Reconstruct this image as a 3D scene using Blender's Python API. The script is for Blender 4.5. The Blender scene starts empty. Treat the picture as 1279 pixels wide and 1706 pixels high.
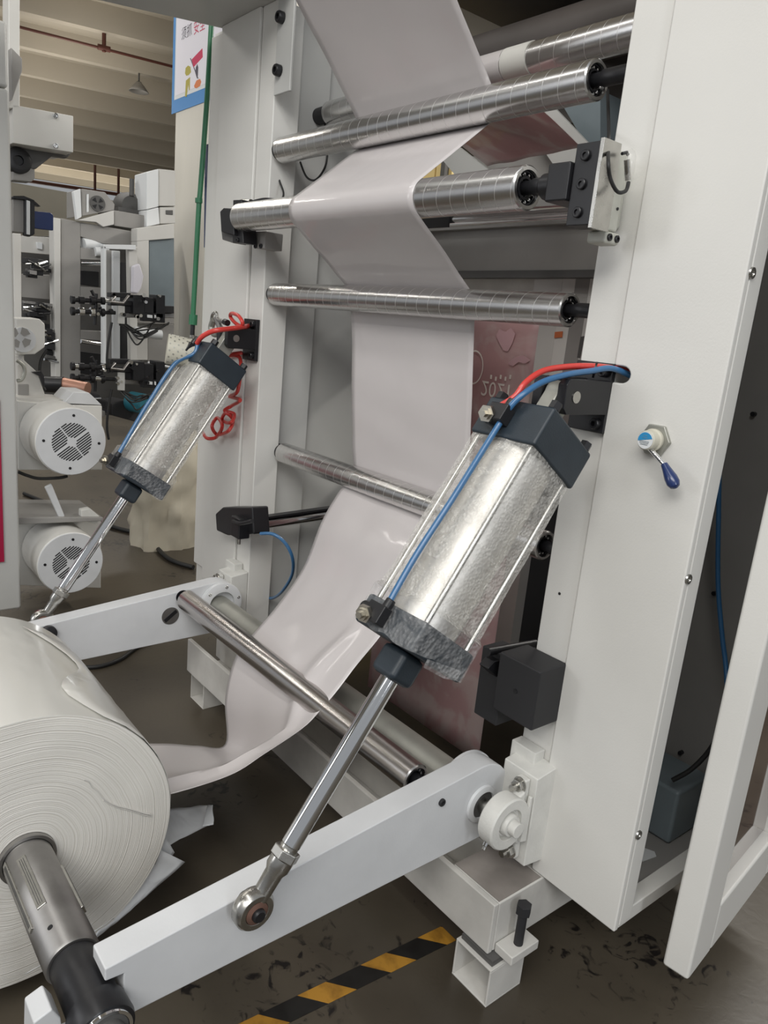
import bpy, math, random
from mathutils import Vector, Matrix, noise
random.seed(7)
PI = math.pi
SC = bpy.context.scene
COL = SC.collection

# ---------------------------------------------------------------- camera
FPX, CXP, CYP, CAMH = 1245.7, 639.5, 853.0, 1.5
RX = Vector((0.6201, 0.2440, -0.7455)); RY = Vector((0.7786, -0.0781, 0.6226)); RZ = Vector((0.0939, -0.9666, -0.2385))
cam_d = bpy.data.cameras.new('camera'); cam = bpy.data.objects.new('camera', cam_d); COL.objects.link(cam)
cam_d.sensor_fit = 'VERTICAL'; cam_d.sensor_height = 24.0; cam_d.lens = FPX / 1706.0 * 24.0
cam_d.clip_start = 0.05; cam_d.clip_end = 200
right = Vector((RX[0], RY[0], RZ[0])).normalized(); down = Vector((RX[1], RY[1], RZ[1])); fwd = Vector((RX[2], RY[2], RZ[2])).normalized()
up = (-down - (-down).dot(fwd) * fwd).normalized(); right = fwd.cross(up).normalized()
M4 = Matrix(((right.x, up.x, -fwd.x, 0), (right.y, up.y, -fwd.y, 0), (right.z, up.z, -fwd.z, CAMH), (0, 0, 0, 1)))
cam.matrix_world = M4
SC.camera = cam

# ---------------------------------------------------------------- light
SC.view_settings.view_transform = 'Standard'; SC.view_settings.look = 'None'
SC.view_settings.gamma = 1.0; SC.view_settings.use_curve_mapping = False
SC.view_settings.exposure = 0.0
w = bpy.data.worlds.new('world'); SC.world = w; w.use_nodes = True
wn = w.node_tree.nodes['Background']; wn.inputs[0].default_value = (0.93, 0.96, 1.0, 1); wn.inputs[1].default_value = 0.33

def area(name, loc, target, sx, sy, power, color=(1, 1, 1)):
    l = bpy.data.lights.new(name, 'AREA'); l.shape = 'RECTANGLE'; l.size = sx; l.size_y = sy; l.energy = power; l.color = color
    o = bpy.data.objects.new(name, l); COL.objects.link(o); o.location = loc
    o.rotation_euler = (Vector(target) - Vector(loc)).to_track_quat('-Z', 'Y').to_euler()
    return o
area('window_or_fill', (1.6, -3.1, 5.2), (-1.1, 1.3, 1.0), 4.5, 2.0, 225, (1.0, 0.98, 0.94))
area('window_or_fill', (-4.6, -5.5, 2.6), (-1.0, 1.0, 1.0), 1.2, 2.6, 55, (0.97, 0.98, 1.0))  # added fill, no known window: puts extra highlights on rods and cylinders
area('tube_or_fill', (-1.4, -0.6, 4.3), (-1.4, -0.3, 0), 5.0, 0.14, 38, (1.0, 0.99, 0.97))
area('tube_or_fill', (-1.4, -3.6, 4.3), (-1.4, -3.0, 0), 5.0, 0.14, 38, (1.0, 0.99, 0.97))
area('window_or_fill', (4.9, -0.6, 3.0), (-1.2, 1.0, 0.9), 0.9, 2.2, 75, (0.93, 0.96, 1.0))
area('tube_or_fill', (-6.5, 0.5, 4.3), (-6.5, 0.5, 0), 0.2, 6.0, 85, (1.0, 0.97, 0.92))
area('tube_or_fill', (-1.6, 5.2, 4.0), (-1.6, 2.2, 1.2), 5.0, 0.3, 170, (1.0, 0.96, 0.90))  # added lamp behind the machine, brightens the rear film
area('tube_or_fill', (-13.0, 3.0, 4.3), (-13.0, 3.0, 0), 0.4, 8.0, 110, (1.0, 0.95, 0.88))
area('ceiling_fill', (-9.0, 1.0, 3.4), (-10.0, 2.0, 6.0), 0.4, 8.0, 38, (1.0, 0.94, 0.84))  # this and the next two: added upward-facing lamps that brighten the ceiling
area('ceiling_fill', (-17.0, 4.0, 3.4), (-17.5, 4.0, 6.0), 0.4, 10.0, 95, (1.0, 0.94, 0.84))
area('ceiling_fill', (-27.0, 6.0, 3.4), (-27.0, 6.0, 6.0), 0.4, 12.0, 220, (1.0, 0.93, 0.80))

# ---------------------------------------------------------------- survey: where a sight line meets a plane of the machine
def S(u, v, ax, val):
    c = Vector(((u - CXP) / FPX, (v - CYP) / FPX, 1.0))
    d = Vector((RX.dot(c), RY.dot(c), RZ.dot(c))); i = 'xyz'.index(ax); o = Vector((0, 0, CAMH))
    return o + d * ((val - o[i]) / d[i])

# ---------------------------------------------------------------- materials
MATS = {}
def new_mat(name):
    m = bpy.data.materials.new(name); m.use_nodes = True; MATS[name] = m
    return m, m.node_tree.nodes, m.node_tree.links, m.node_tree.nodes['Principled BSDF']
def mat(name, col, rough=0.5, metal=0.0, coat=0.0, nscale=0, namp=0.0, bump=0.0, bscale=200, spec=0.5, rvar=0.0, stretch=(1, 1, 1)):
    m, N, L, b = new_mat(name)
    b.inputs['Base Color'].default_value = (*col, 1); b.inputs['Roughness'].default_value = rough
    b.inputs['Metallic'].default_value = metal; b.inputs['Coat Weight'].default_value = coat
    b.inputs['Specular IOR Level'].default_value = spec
    tc = N.new('ShaderNodeTexCoord'); mp = N.new('ShaderNodeMapping'); L.new(tc.outputs['Object'], mp.inputs[0]); mp.inputs['Scale'].default_value = stretch
    if namp or rvar:
        n = N.new('ShaderNodeTexNoise'); n.inputs['Scale'].default_value = nscale or 6; n.inputs['Detail'].default_value = 6
        L.new(mp.outputs[0], n.inputs['Vector'])
        if namp:
            mx = N.new('ShaderNodeMixRGB'); mx.blend_type = 'MIX'
            mx.inputs[1].default_value = (*[max(0, c * (1 - namp)) for c in col], 1); mx.inputs[2].default_value = (*[min(1, c * (1 + namp)) for c in col], 1)
            rp = N.new('ShaderNodeValToRGB'); rp.color_ramp.elements[0].position = 0.3; rp.color_ramp.elements[1].position = 0.7
            L.new(n.outputs['Fac'], rp.inputs[0]); L.new(rp.outputs[0], mx.inputs[0]); L.new(mx.outputs[0], b.inputs['Base Color'])
        if rvar:
            r = N.new('ShaderNodeMapRange'); r.inputs['To Min'].default_value = max(0.02, rough - rvar); r.inputs['To Max'].default_value = rough + rvar
            L.new(n.outputs['Fac'], r.inputs[0]); L.new(r.outputs[0], b.inputs['Roughness'])
    if bump:
        n2 = N.new('ShaderNodeTexNoise'); n2.inputs['Scale'].default_value = bscale; n2.inputs['Detail'].default_value = 3
        L.new(mp.outputs[0], n2.inputs['Vector'])
        bp = N.new('ShaderNodeBump'); bp.inputs['Strength'].default_value = bump; bp.inputs['Distance'].default_value = 0.002
        L.new(n2.outputs['Fac'], bp.inputs['Height']); L.new(bp.outputs[0], b.inputs['Normal'])
    return m
mat('white_paint', (0.70, 0.69, 0.655), 0.38, namp=0.03, nscale=3, bump=0.12, bscale=260, rvar=0.06)
mat('gray_paint', (0.52, 0.52, 0.50), 0.4, namp=0.04, nscale=4, bump=0.12, bscale=260)
mat('arm_paint', (0.66, 0.67, 0.68), 0.42, namp=0.05, nscale=9, bump=0.1, bscale=200)
mat('old_white', (0.60, 0.585, 0.55), 0.5, namp=0.12, nscale=8, bump=0.2, bscale=80)
mat('cast_white', (0.66, 0.655, 0.62), 0.45, namp=0.06, nscale=20, bump=0.35, bscale=160)
mat('back_white', (0.62, 0.61, 0.58), 0.5, namp=0.05, nscale=4)
mat('back_gray', (0.30, 0.29, 0.275), 0.5, namp=0.08, nscale=5)
mat('dark_gray', (0.09, 0.088, 0.085), 0.5, namp=0.2, nscale=6)
mat('blue_gray', (0.19, 0.23, 0.25), 0.35, namp=0.12, nscale=6)
mat('black', (0.012, 0.012, 0.014), 0.38, bump=0.05)
mat('black_matte', (0.02, 0.02, 0.022), 0.6)
mat('cap_blue', (0.022, 0.032, 0.042), 0.42, namp=0.1, nscale=20, bump=0.15, bscale=300)
mat('chrome', (0.82, 0.83, 0.84), 0.07, 1.0)
mat('steel', (0.50, 0.49, 0.46), 0.28, 1.0, namp=0.1, nscale=30, rvar=0.1)
mat('dull_steel', (0.36, 0.35, 0.34), 0.42, 1.0, namp=0.15, nscale=15, rvar=0.12)
mat('barrel_al', (0.66, 0.64, 0.60), 0.42, 0.8, namp=0.1, nscale=12)
mat('galv', (0.42, 0.42, 0.38), 0.5, 0.8, namp=0.12, nscale=12)
mat('rust', (0.18, 0.10, 0.075), 0.6, 0.4, namp=0.2, nscale=40)
mat('red_tube', (0.62, 0.05, 0.04), 0.3, coat=0.3)
mat('blue_tube', (0.04, 0.145, 0.31), 0.28, coat=0.3)
mat('dark_blue', (0.012, 0.03, 0.12), 0.3, coat=0.5)
mat('green_hose', (0.03, 0.17, 0.08), 0.4)
mat('red_panel', (0.36, 0.01, 0.05), 0.35)
mat('pipe_red', (0.10, 0.03, 0.02), 0.5)
mat('reflection_brown', (0.07, 0.035, 0.028), 0.06, coat=1.0, namp=0.3, nscale=3)  # reddish brown reflection painted into the pane's base colour
mat('cable', (0.015, 0.015, 0.015), 0.5)
mat('fit_steel', (0.55, 0.52, 0.45), 0.3, 1.0)
mat('brass', (0.50, 0.40, 0.24), 0.35, 1.0)
mat('cell_gray', (0.52, 0.52, 0.46), 0.45, namp=0.06, nscale=30)
mat('cream', (0.56, 0.54, 0.45), 0.5)
mat('cap_brown', (0.25, 0.225, 0.205), 0.42, namp=0.15, nscale=14)
mat('orange', (0.62, 0.17, 0.06), 0.5)
mat('clear_film', (0.8, 0.8, 0.8), 0.15)
mat('copper', (0.55, 0.30, 0.22), 0.35, 0.6, namp=0.2, nscale=9)
mat('cloth', (0.72, 0.70, 0.76), 0.8, bump=0.5, bscale=40)
mat('label_white', (0.75, 0.77, 0.78), 0.5)
mat('label_blue', (0.03, 0.27, 0.55), 0.5)
mat('poster_white', (0.86, 0.84, 0.90), 0.35)
mat('poster_blue', (0.11, 0.30, 0.62), 0.35)
mat('poster_red', (0.60, 0.06, 0.13), 0.4)
mat('poster_olive', (0.48, 0.42, 0.10), 0.4)
mat('poster_orange', (0.75, 0.25, 0.10), 0.4)
mat('poster_ink', (0.10, 0.09, 0.12), 0.4)
mat('plaster', (0.50, 0.47, 0.40), 0.6, namp=0.10, nscale=2)
mat('column_metal', (0.74, 0.71, 0.63), 0.33, 0.0, namp=0.06, nscale=3, stretch=(1, 1, 0.3))
mat('ceiling_paint', (0.50, 0.455, 0.38), 0.8, namp=0.05, nscale=0.6)
mat('wall_paint', (0.62, 0.56, 0.44), 0.8, namp=0.06, nscale=0.5)
mat('opening_yellow', (0.75, 0.58, 0.26), 0.6)
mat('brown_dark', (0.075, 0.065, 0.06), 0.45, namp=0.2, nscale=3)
mat('bag', (0.60, 0.55, 0.44), 0.45, coat=0.3, bump=0.9, bscale=9)
mat('teal', (0.03, 0.18, 0.24), 0.4)
mat('wood_dark', (0.10, 0.045, 0.03), 0.6, namp=0.3, nscale=5)
mat('print_white', (0.90, 0.84, 0.76), 0.5)
mat('print_pink', (0.55, 0.34, 0.36), 0.5)
mat('tape_white', (0.62, 0.61, 0.57), 0.6)

def paper_mat(name, c, rough, coat, bscale, bstr, stretch):
    m = mat(name, c, rough, coat=coat, namp=0.02, nscale=3)
    N, L = m.node_tree.nodes, m.node_tree.links; b = N['Principled BSDF']
    b.inputs['Coat Roughness'].default_value = 0.12
    tc = N.new('ShaderNodeTexCoord'); mp = N.new('ShaderNodeMapping'); mp.inputs['Scale'].default_value = stretch; L.new(tc.outputs['Object'], mp.inputs[0])
    n = N.new('ShaderNodeTexNoise'); n.inputs['Scale'].default_value = bscale; n.inputs['Distortion'].default_value = 0.6; L.new(mp.outputs[0], n.inputs[0])
    bp = N.new('ShaderNodeBump'); bp.inputs['Strength'].default_value = bstr; bp.inputs['Distance'].default_value = 0.02
    L.new(n.outputs[0], bp.inputs['Height']); L.new(bp.outputs[0], b.inputs['Normal']); L.new(bp.outputs[0], b.inputs['Coat Normal'])
    return m
paper_mat('paper', (0.60, 0.565, 0.56), 0.45, 0.6, 6, 0.16, (1, 1, 0.6))
paper_mat('roll_side', (0.62, 0.61, 0.57), 0.3, 0.35, 5, 0.35, (0.6, 1.3, 1.3))
paper_mat('tail', (0.70, 0.72, 0.74), 0.45, 0.2, 12, 0.5, (1, 1, 1))

# brushed aluminium roller with a fine helical groove
def roller_mat(name, pitch, col=(0.72, 0.71, 0.70), rough=0.25):
    m, N, L, b = new_mat(name)
    b.inputs['Metallic'].default_value = 1.0
    tc = N.new('ShaderNodeTexCoord'); sp = N.new('ShaderNodeSeparateXYZ'); L.new(tc.outputs['Object'], sp.inputs[0])
    at = N.new('ShaderNodeMath'); at.operation = 'ARCTAN2'; L.new(sp.outputs['Z'], at.inputs[0]); L.new(sp.outputs['Y'], at.inputs[1])
    dv = N.new('ShaderNodeMath'); dv.operation = 'MULTIPLY'; dv.inputs[1].default_value = 1 / (2 * PI); L.new(at.outputs[0], dv.inputs[0])
    xs = N.new('ShaderNodeMath'); xs.operation = 'MULTIPLY'; xs.inputs[1].default_value = 1 / pitch; L.new(sp.outputs['X'], xs.inputs[0])
    ad = N.new('ShaderNodeMath'); ad.operation = 'ADD'; L.new(dv.outputs[0], ad.inputs[0]); L.new(xs.outputs[0], ad.inputs[1])
    fr = N.new('ShaderNodeMath'); fr.operation = 'FRACT'; L.new(ad.outputs[0], fr.inputs[0])
    lt = N.new('ShaderNodeMath'); lt.operation = 'LESS_THAN'; lt.inputs[1].default_value = 0.035; L.new(fr.outputs[0], lt.inputs[0])
    n = N.new('ShaderNodeTexNoise'); n.inputs['Scale'].default_value = 5; n.inputs['Detail'].default_value = 3
    mp = N.new('ShaderNodeMapping'); mp.inputs['Scale'].default_value = (40, 0.4, 0.4); L.new(tc.outputs['Object'], mp.inputs[0]); L.new(mp.outputs[0], n.inputs[0])
    mx = N.new('ShaderNodeMixRGB'); mx.inputs[1].default_value = (*[c * 0.90 for c in col], 1); mx.inputs[2].default_value = (*col, 1); L.new(n.outputs[0], mx.inputs[0])
    m2 = N.new('ShaderNodeMixRGB'); m2.inputs[2].default_value = (*[min(1, c * 1.02) for c in col], 1); L.new(mx.outputs[0], m2.inputs[1])
    L.new(lt.outputs[0], m2.inputs[0]); L.new(m2.outputs[0], b.inputs['Base Color'])
    r = N.new('ShaderNodeMath'); r.operation = 'MULTIPLY_ADD'; r.inputs[1].default_value = 0.25; r.inputs[2].default_value = rough; L.new(lt.outputs[0], r.inputs[0])
    r2 = N.new('ShaderNodeMath'); r2.operation = 'MULTIPLY_ADD'; r2.inputs[1].default_value = 0.02; L.new(n.outputs[0], r2.inputs[0]); L.new(r.outputs[0], r2.inputs[2])
    L.new(r2.outputs[0], b.inputs['Roughness'])
    bp = N.new('ShaderNodeBump'); bp.invert = True; bp.inputs['Strength'].default_value = 0.35; bp.inputs['Distance'].default_value = 0.0008
    L.new(lt.outputs[0], bp.inputs['Height']); L.new(bp.outputs[0], b.inputs['Normal'])
roller_mat('roller_al', 0.045)
roller_mat('roller_plain', 9.0, (0.64, 0.61, 0.59), 0.23)

# bubble / stretch film round the cylinders
def film_mat(name, alpha_lo, alpha_hi, scale, bstr, tint=(0.75, 0.74, 0.70)):
    m, N, L, b = new_mat(name)
    b.inputs['Base Color'].default_value = (*tint, 1); b.inputs['Roughness'].default_value = 0.10; b.inputs['Specular IOR Level'].default_value = 0.9
    tc = N.new('ShaderNodeTexCoord')
    v = N.new('ShaderNodeTexVoronoi'); v.inputs['Scale'].default_value = scale; L.new(tc.outputs['Object'], v.inputs['Vector'])
    n = N.new('ShaderNodeTexNoise'); n.inputs['Scale'].default_value = scale * 0.22; n.inputs['Detail'].default_value = 5; n.inputs['Distortion'].default_value = 1.2; L.new(tc.outputs['Object'], n.inputs['Vector'])
    r = N.new('ShaderNodeMapRange'); r.inputs['From Min'].default_value = 0.3; r.inputs['From Max'].default_value = 0.7
    r.inputs['To Min'].default_value = alpha_lo; r.inputs['To Max'].default_value = alpha_hi; L.new(n.outputs[0], r.inputs[0]); L.new(r.outputs[0], b.inputs['Alpha'])
    a = N.new('ShaderNodeMath'); a.operation = 'ADD'; L.new(v.outputs['Distance'], a.inputs[0]); L.new(n.outputs[0], a.inputs[1])
    bp = N.new('ShaderNodeBump'); bp.inputs['Strength'].default_value = bstr; bp.inputs['Distance'].default_value = 0.006
    L.new(a.outputs[0], bp.inputs['Height']); L.new(bp.outputs[0], b.inputs['Normal'])
film_mat('bubble_film', 0.16, 0.48, 150, 0.6, (0.82, 0.80, 0.75))
film_mat('end_film', 0.04, 0.30, 120, 0.9, (0.7, 0.7, 0.7))
film_mat('thin_film', 0.12, 0.30, 25, 0.5)

# wound edge of the paper roll: fine rings round its own axis
def roll_face_mat():
    m, N, L, b = new_mat('roll_face')
    b.inputs['Roughness'].default_value = 0.75
    tc = N.new('ShaderNodeTexCoord'); sp = N.new('ShaderNodeSeparateXYZ')
    dn = N.new('ShaderNodeTexNoise'); dn.inputs['Scale'].default_value = 5; dn.inputs['Detail'].default_value = 3; L.new(tc.outputs['Object'], dn.inputs[0])
    L.new(tc.outputs['Object'], sp.inputs[0])
    cb = N.new('ShaderNodeCombineXYZ'); L.new(sp.outputs['Y'], cb.inputs['Y']); L.new(sp.outputs['Z'], cb.inputs['Z'])
    ln = N.new('ShaderNodeVectorMath'); ln.operation = 'LENGTH'; L.new(cb.outputs[0], ln.inputs[0])
    ad = N.new('ShaderNodeMath'); ad.operation = 'MULTIPLY_ADD'; ad.inputs[1].default_value = 0.02; L.new(dn.outputs[0], ad.inputs[0]); L.new(ln.outputs['Value'], ad.inputs[2])
    n1 = N.new('ShaderNodeTexNoise'); n1.noise_dimensions = '1D'; n1.inputs['Scale'].default_value = 320; n1.inputs['Detail'].default_value = 4
    L.new(ad.outputs[0], n1.inputs['W'])
    rp = N.new('ShaderNodeValToRGB'); rp.color_ramp.elements[0].position = 0.25; rp.color_ramp.elements[0].color = (0.66, 0.63, 0.57, 1)
    rp.color_ramp.elements[1].position = 0.6; rp.color_ramp.elements[1].color = (0.80, 0.78, 0.73, 1)
    L.new(n1.outputs[0], rp.inputs[0]); L.new(rp.outputs[0], b.inputs['Base Color'])
    bp = N.new('ShaderNodeBump'); bp.inputs['Strength'].default_value = 0.55; bp.inputs['Distance'].default_value = 0.003
    L.new(n1.outputs[0], bp.inputs['Height']); L.new(bp.outputs[0], b.inputs['Normal'])
roll_face_mat()

# dirty painted concrete floor with oil stains
def floor_mat():
    m, N, L, b = new_mat('floor_paint')
    tc = N.new('ShaderNodeTexCoord')
    n = N.new('ShaderNodeTexNoise'); n.inputs['Scale'].default_value = 1.3; n.inputs['Detail'].default_value = 8; L.new(tc.outputs['Object'], n.inputs[0])
    rp = N.new('ShaderNodeValToRGB'); rp.color_ramp.elements[0].position = 0.35; rp.color_ramp.elements[0].color = (0.050, 0.041, 0.030, 1)
    rp.color_ramp.elements[1].position = 0.7; rp.color_ramp.elements[1].color = (0.105, 0.088, 0.064, 1); L.new(n.outputs[0], rp.inputs[0])
    s = N.new('ShaderNodeTexNoise'); s.inputs['Scale'].default_value = 22; s.inputs['Detail'].default_value = 5; s.inputs['Distortion'].default_value = 1.5; L.new(tc.outputs['Object'], s.inputs[0])
    s2 = N.new('ShaderNodeTexNoise'); s2.inputs['Scale'].default_value = 2.2; s2.inputs['Detail'].default_value = 3; L.new(tc.outputs['Object'], s2.inputs[0])
    sm = N.new('ShaderNodeMath'); sm.operation = 'MULTIPLY'; L.new(s.outputs[0], sm.inputs[0]); L.new(s2.outputs[0], sm.inputs[1])
    sr = N.new('ShaderNodeValToRGB'); sr.color_ramp.elements[0].position = 0.335; sr.color_ramp.elements[1].position = 0.40; L.new(sm.outputs[0], sr.inputs[0])
    mx = N.new('ShaderNodeMixRGB'); mx.inputs[2].default_value = (0.012, 0.010, 0.009, 1); L.new(sr.outputs[0], mx.inputs[0]); L.new(rp.outputs[0], mx.inputs[1])
    L.new(mx.outputs[0], b.inputs['Base Color'])
    r = N.new('ShaderNodeMapRange'); r.inputs['To Min'].default_value = 0.22; r.inputs['To Max'].default_value = 0.5; L.new(n.outputs[0], r.inputs[0]); L.new(r.outputs[0], b.inputs['Roughness'])
    bp = N.new('ShaderNodeBump'); bp.inputs['Strength'].default_value = 0.15; bp.inputs['Distance'].default_value = 0.004; L.new(s.outputs[0], bp.inputs['Height']); L.new(bp.outputs[0], b.inputs['Normal'])
floor_mat()

# translucent web printed with a pink ground
def printed_mat():
    m, N, L, b = new_mat('printed_film')
    b.inputs['Roughness'].default_value = 0.3; b.inputs['Coat Weight'].default_value = 0.5
    tc = N.new('ShaderNodeTexCoord')
    n = N.new('ShaderNodeTexNoise'); n.inputs['Scale'].default_value = 6; n.inputs['Detail'].default_value = 4; n.inputs['Distortion'].default_value = 1.0; L.new(tc.outputs['Object'], n.inputs[0])
    rp = N.new('ShaderNodeValToRGB'); rp.color_ramp.interpolation = 'EASE'
    e = rp.color_ramp.elements; e[0].position = 0.44; e[0].color = (0.66, 0.44, 0.44, 1); e[1].position = 0.60; e[1].color = (0.74, 0.61, 0.59, 1)
    L.new(n.outputs[0], rp.inputs[0]); L.new(rp.outputs[0], b.inputs['Base Color'])
    tr = N.new('ShaderNodeBsdfTranslucent'); L.new(rp.outputs[0], tr.inputs[0]); ms = N.new('ShaderNodeMixShader'); ms.inputs[0].default_value = 0.45
    out = N['Material Output']; L.new(b.outputs[0], ms.inputs[1]); L.new(tr.outputs[0], ms.inputs[2]); L.new(ms.outputs[0], out.inputs[0])
printed_mat()

# black / yellow hazard stripes across the tape
def hazard_mat():
    m, N, L, b = new_mat('hazard'); b.inputs['Roughness'].default_value = 0.45
    tc = N.new('ShaderNodeTexCoord'); n = N.new('ShaderNodeTexNoise'); n.inputs['Scale'].default_value = 25; n.inputs['Detail'].default_value = 6; L.new(tc.outputs['Object'], n.inputs[0])
    sp = N.new('ShaderNodeSeparateXYZ'); L.new(tc.outputs['Object'], sp.inputs[0])
    a = N.new('ShaderNodeMath'); a.operation = 'MULTIPLY_ADD'; a.inputs[1].default_value = HZ_K; L.new(sp.outputs['X'], a.inputs[0]); L.new(sp.outputs['Y'], a.inputs[2])
    d = N.new('ShaderNodeMath'); d.operation = 'MULTIPLY_ADD'; d.inputs[1].default_value = 1 / HZ_P; d.inputs[2].default_value = HZ_O; L.new(a.outputs[0], d.inputs[0])
    f = N.new('ShaderNodeMath'); f.operation = 'FRACT'; L.new(d.outputs[0], f.inputs[0])
    g = N.new('ShaderNodeMath'); g.operation = 'GREATER_THAN'; g.inputs[1].default_value = 0.44; L.new(f.outputs[0], g.inputs[0])
    mx = N.new('ShaderNodeMixRGB'); mx.inputs[1].default_value = (0.40, 0.20, 0.025, 1); mx.inputs[2].default_value = (0.012, 0.011, 0.010, 1); L.new(g.outputs[0], mx.inputs[0])
    m2 = N.new('ShaderNodeMixRGB'); m2.blend_type = 'MULTIPLY'; m2.inputs[0].default_value = 0.7
    rp = N.new('ShaderNodeValToRGB'); rp.color_ramp.elements[0].position = 0.3; rp.color_ramp.elements[1].position = 0.55; rp.color_ramp.elements[0].color = (0.35, 0.3, 0.25, 1); L.new(n.outputs[0], rp.inputs[0])
    L.new(mx.outputs[0], m2.inputs[1]); L.new(rp.outputs[0], m2.inputs[2]); L.new(m2.outputs[0], b.inputs['Base Color'])
HZ_K, HZ_P, HZ_O = -0.85, 0.162, 0.973
hazard_mat()

# ---------------------------------------------------------------- mesh builder
def frame_of(d):
    d = Vector(d).normalized(); a = Vector((0, 0, 1)) if abs(d.z) < 0.9 else Vector((0, 1, 0))
    u = a.cross(d).normalized(); return u, d.cross(u).normalized(), d
class MB:
    def __init__(s): s.v = []; s.f = []
    def add(s, vs, fs):
        o = len(s.v); s.v += [Vector(q) for q in vs]; s.f += [tuple(i + o for i in q) for q in fs]; return s
    def box(s, a, b):
        x0, y0, z0 = [min(p, q) for p, q in zip(a, b)]; x1, y1, z1 = [max(p, q) for p, q in zip(a, b)]
        return s.add([(x0, y0, z0), (x1, y0, z0), (x1, y1, z0), (x0, y1, z0), (x0, y0, z1), (x1, y0, z1), (x1, y1, z1), (x0, y1, z1)],
                     [(0, 3, 2, 1), (4, 5, 6, 7), (0, 1, 5, 4), (1, 2, 6, 5), (2, 3, 7, 6), (3, 0, 4, 7)])
    def obox(s, c, u, v, w, du, dv, dw):     # centre, three unit axes, three half sizes
        c = Vector(c); P = []
        for k in (-1, 1):
            for (i, j) in ((-1, -1), (1, -1), (1, 1), (-1, 1)): P.append(c + u * du * i + v * dv * j + w * dw * k)
        return s.add(P, [(0, 3, 2, 1), (4, 5, 6, 7), (0, 1, 5, 4), (1, 2, 6, 5), (2, 3, 7, 6), (3, 0, 4, 7)])
    def cyl(s, p0, p1, r0, r1=None, n=24, cap=True):
        r1 = r0 if r1 is None else r1; p0 = Vector(p0); p1 = Vector(p1); u, v, d = frame_of(p1 - p0); P = []
        for (p, r) in ((p0, r0), (p1, r1)):
            for i in range(n): a = 2 * PI * i / n; P.append(p + (u * math.cos(a) + v * math.sin(a)) * r)
        F = [(i, (i + 1) % n, n + (i + 1) % n, n + i) for i in range(n)]
        if cap: F += [tuple(range(n - 1, -1, -1)), tuple(range(n, 2 * n))]
        return s.add(P, F)
    def lathe(s, p0, d, prof, n=32, close=False):     # prof: (distance along d, radius)
        p0 = Vector(p0); u, v, d = frame_of(d); P = []; m = len(prof)
        for (t, r) in prof:
            for i in range(n): a = 2 * PI * i / n; P.append(p0 + d * t + (u * math.cos(a) + v * math.sin(a)) * max(r, 1e-5))
        F = []
        for k in range(m if close else m - 1):
            k2 = (k + 1) % m
            for i in range(n): F.append((k * n + i, k * n + (i + 1) % n, k2 * n + (i + 1) % n, k2 * n + i))
        return s.add(P, F)
    def tube(s, pts, r, n=10, smooth=0):
        pts = [Vector(p) for p in pts]
        if smooth: pts = spline(pts, smooth)
        P = []; F = []; m = len(pts); u = None
        for k, p in enumerate(pts):
            t = (pts[min(k + 1, m - 1)] - pts[max(k - 1, 0)]).normalized()
            if u is None: u = frame_of(t)[0]
            u = (u - t * u.dot(t)).normalized(); v = t.cross(u)
            for i in range(n): a = 2 * PI * i / n; P.append(p + (u * math.cos(a) + v * math.sin(a)) * r)
        for k in range(m - 1):
            for i in range(n): F.append((k * n + i, k * n + (i + 1) % n, (k + 1) * n + (i + 1) % n, (k + 1) * n + i))
        F += [tuple(range(n - 1, -1, -1)), tuple(range((m - 1) * n, m * n))]
        return s.add(P, F)
    def prism(s, poly, ext):                 # 3-D polygon pushed along a vector
        poly = [Vector(p) for p in poly]; e = Vector(ext); n = len(poly)
        F = [tuple(range(n)), tuple(range(2 * n - 1, n - 1, -1))] + [(i, n + i, n + (i + 1) % n, (i + 1) % n) for i in range(n)]
        return s.add(poly + [p + e for p in poly], F)
    def sight(s, px, ax, val, depth):        # outline measured on a plane, given its real thickness behind that plane
        e = Vector((0, 0, 0)); e['xyz'.index(ax)] = depth
        return s.prism([S(u, v, ax, val) for u, v in px], e)
    def grid(s, rows):
        m = len(rows[0]); P = [p for r in rows for p in r]; F = []
        for i in range(len(rows) - 1):
            for j in range(m - 1): F.append((i * m + j, i * m + j + 1, (i + 1) * m + j + 1, (i + 1) * m + j))
        return s.add(P, F)
def spline(pts, k):
    out = []; n = len(pts)
    for i in range(n - 1):
        a, b, c, d = pts[max(i - 1, 0)], pts[i], pts[i + 1], pts[min(i + 2, n - 1)]
        for j in range(k):
            t = j / k; out.append(0.5 * ((2 * b) + (c - a) * t + (2 * a - 5 * b + 4 * c - d) * t * t + (-a + 3 * b - 3 * c + d) * t ** 3))
    return out + [pts[-1]]
def obj(name, mb, m, parent=None, bevel=0.0, origin=None, smooth=True, solid=0.0, seg=2, sub=0):
    base = Vector(origin) if origin is not None else (parent['_w'] if False else WORLD.get(parent.name, Vector()) if parent else Vector())
    pw = WORLD.get(parent.name, Vector()) if parent else Vector()
    me = bpy.data.meshes.new(name); me.from_pydata([v - base for v in mb.v], [], mb.f); me.update()
    me.materials.append(MATS[m])
    import bmesh
    bm = bmesh.new(); bm.from_mesh(me); bmesh.ops.recalc_face_normals(bm, faces=bm.faces); bm.to_mesh(me); bm.free()
    if smooth:
        me.polygons.foreach_set('use_smooth', [True] * len(me.polygons)); me.set_sharp_from_angle(angle=math.radians(35))
    o = bpy.data.objects.new(name, me); COL.objects.link(o); o.location = base - pw
    if parent: o.parent = parent
    WORLD[o.name] = base
    if bevel:
        b = o.modifiers.new('bevel', 'BEVEL'); b.width = bevel; b.segments = seg; b.limit_method = 'ANGLE'; b.angle_limit = math.radians(40); b.harden_normals = True
    if solid:
        q = o.modifiers.new('solid', 'SOLIDIFY'); q.thickness = solid; q.offset = 0
    if sub:
        q = o.modifiers.new('sub', 'SUBSURF'); q.levels = sub; q.render_levels = sub
    return o
WORLD = {}
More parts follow.
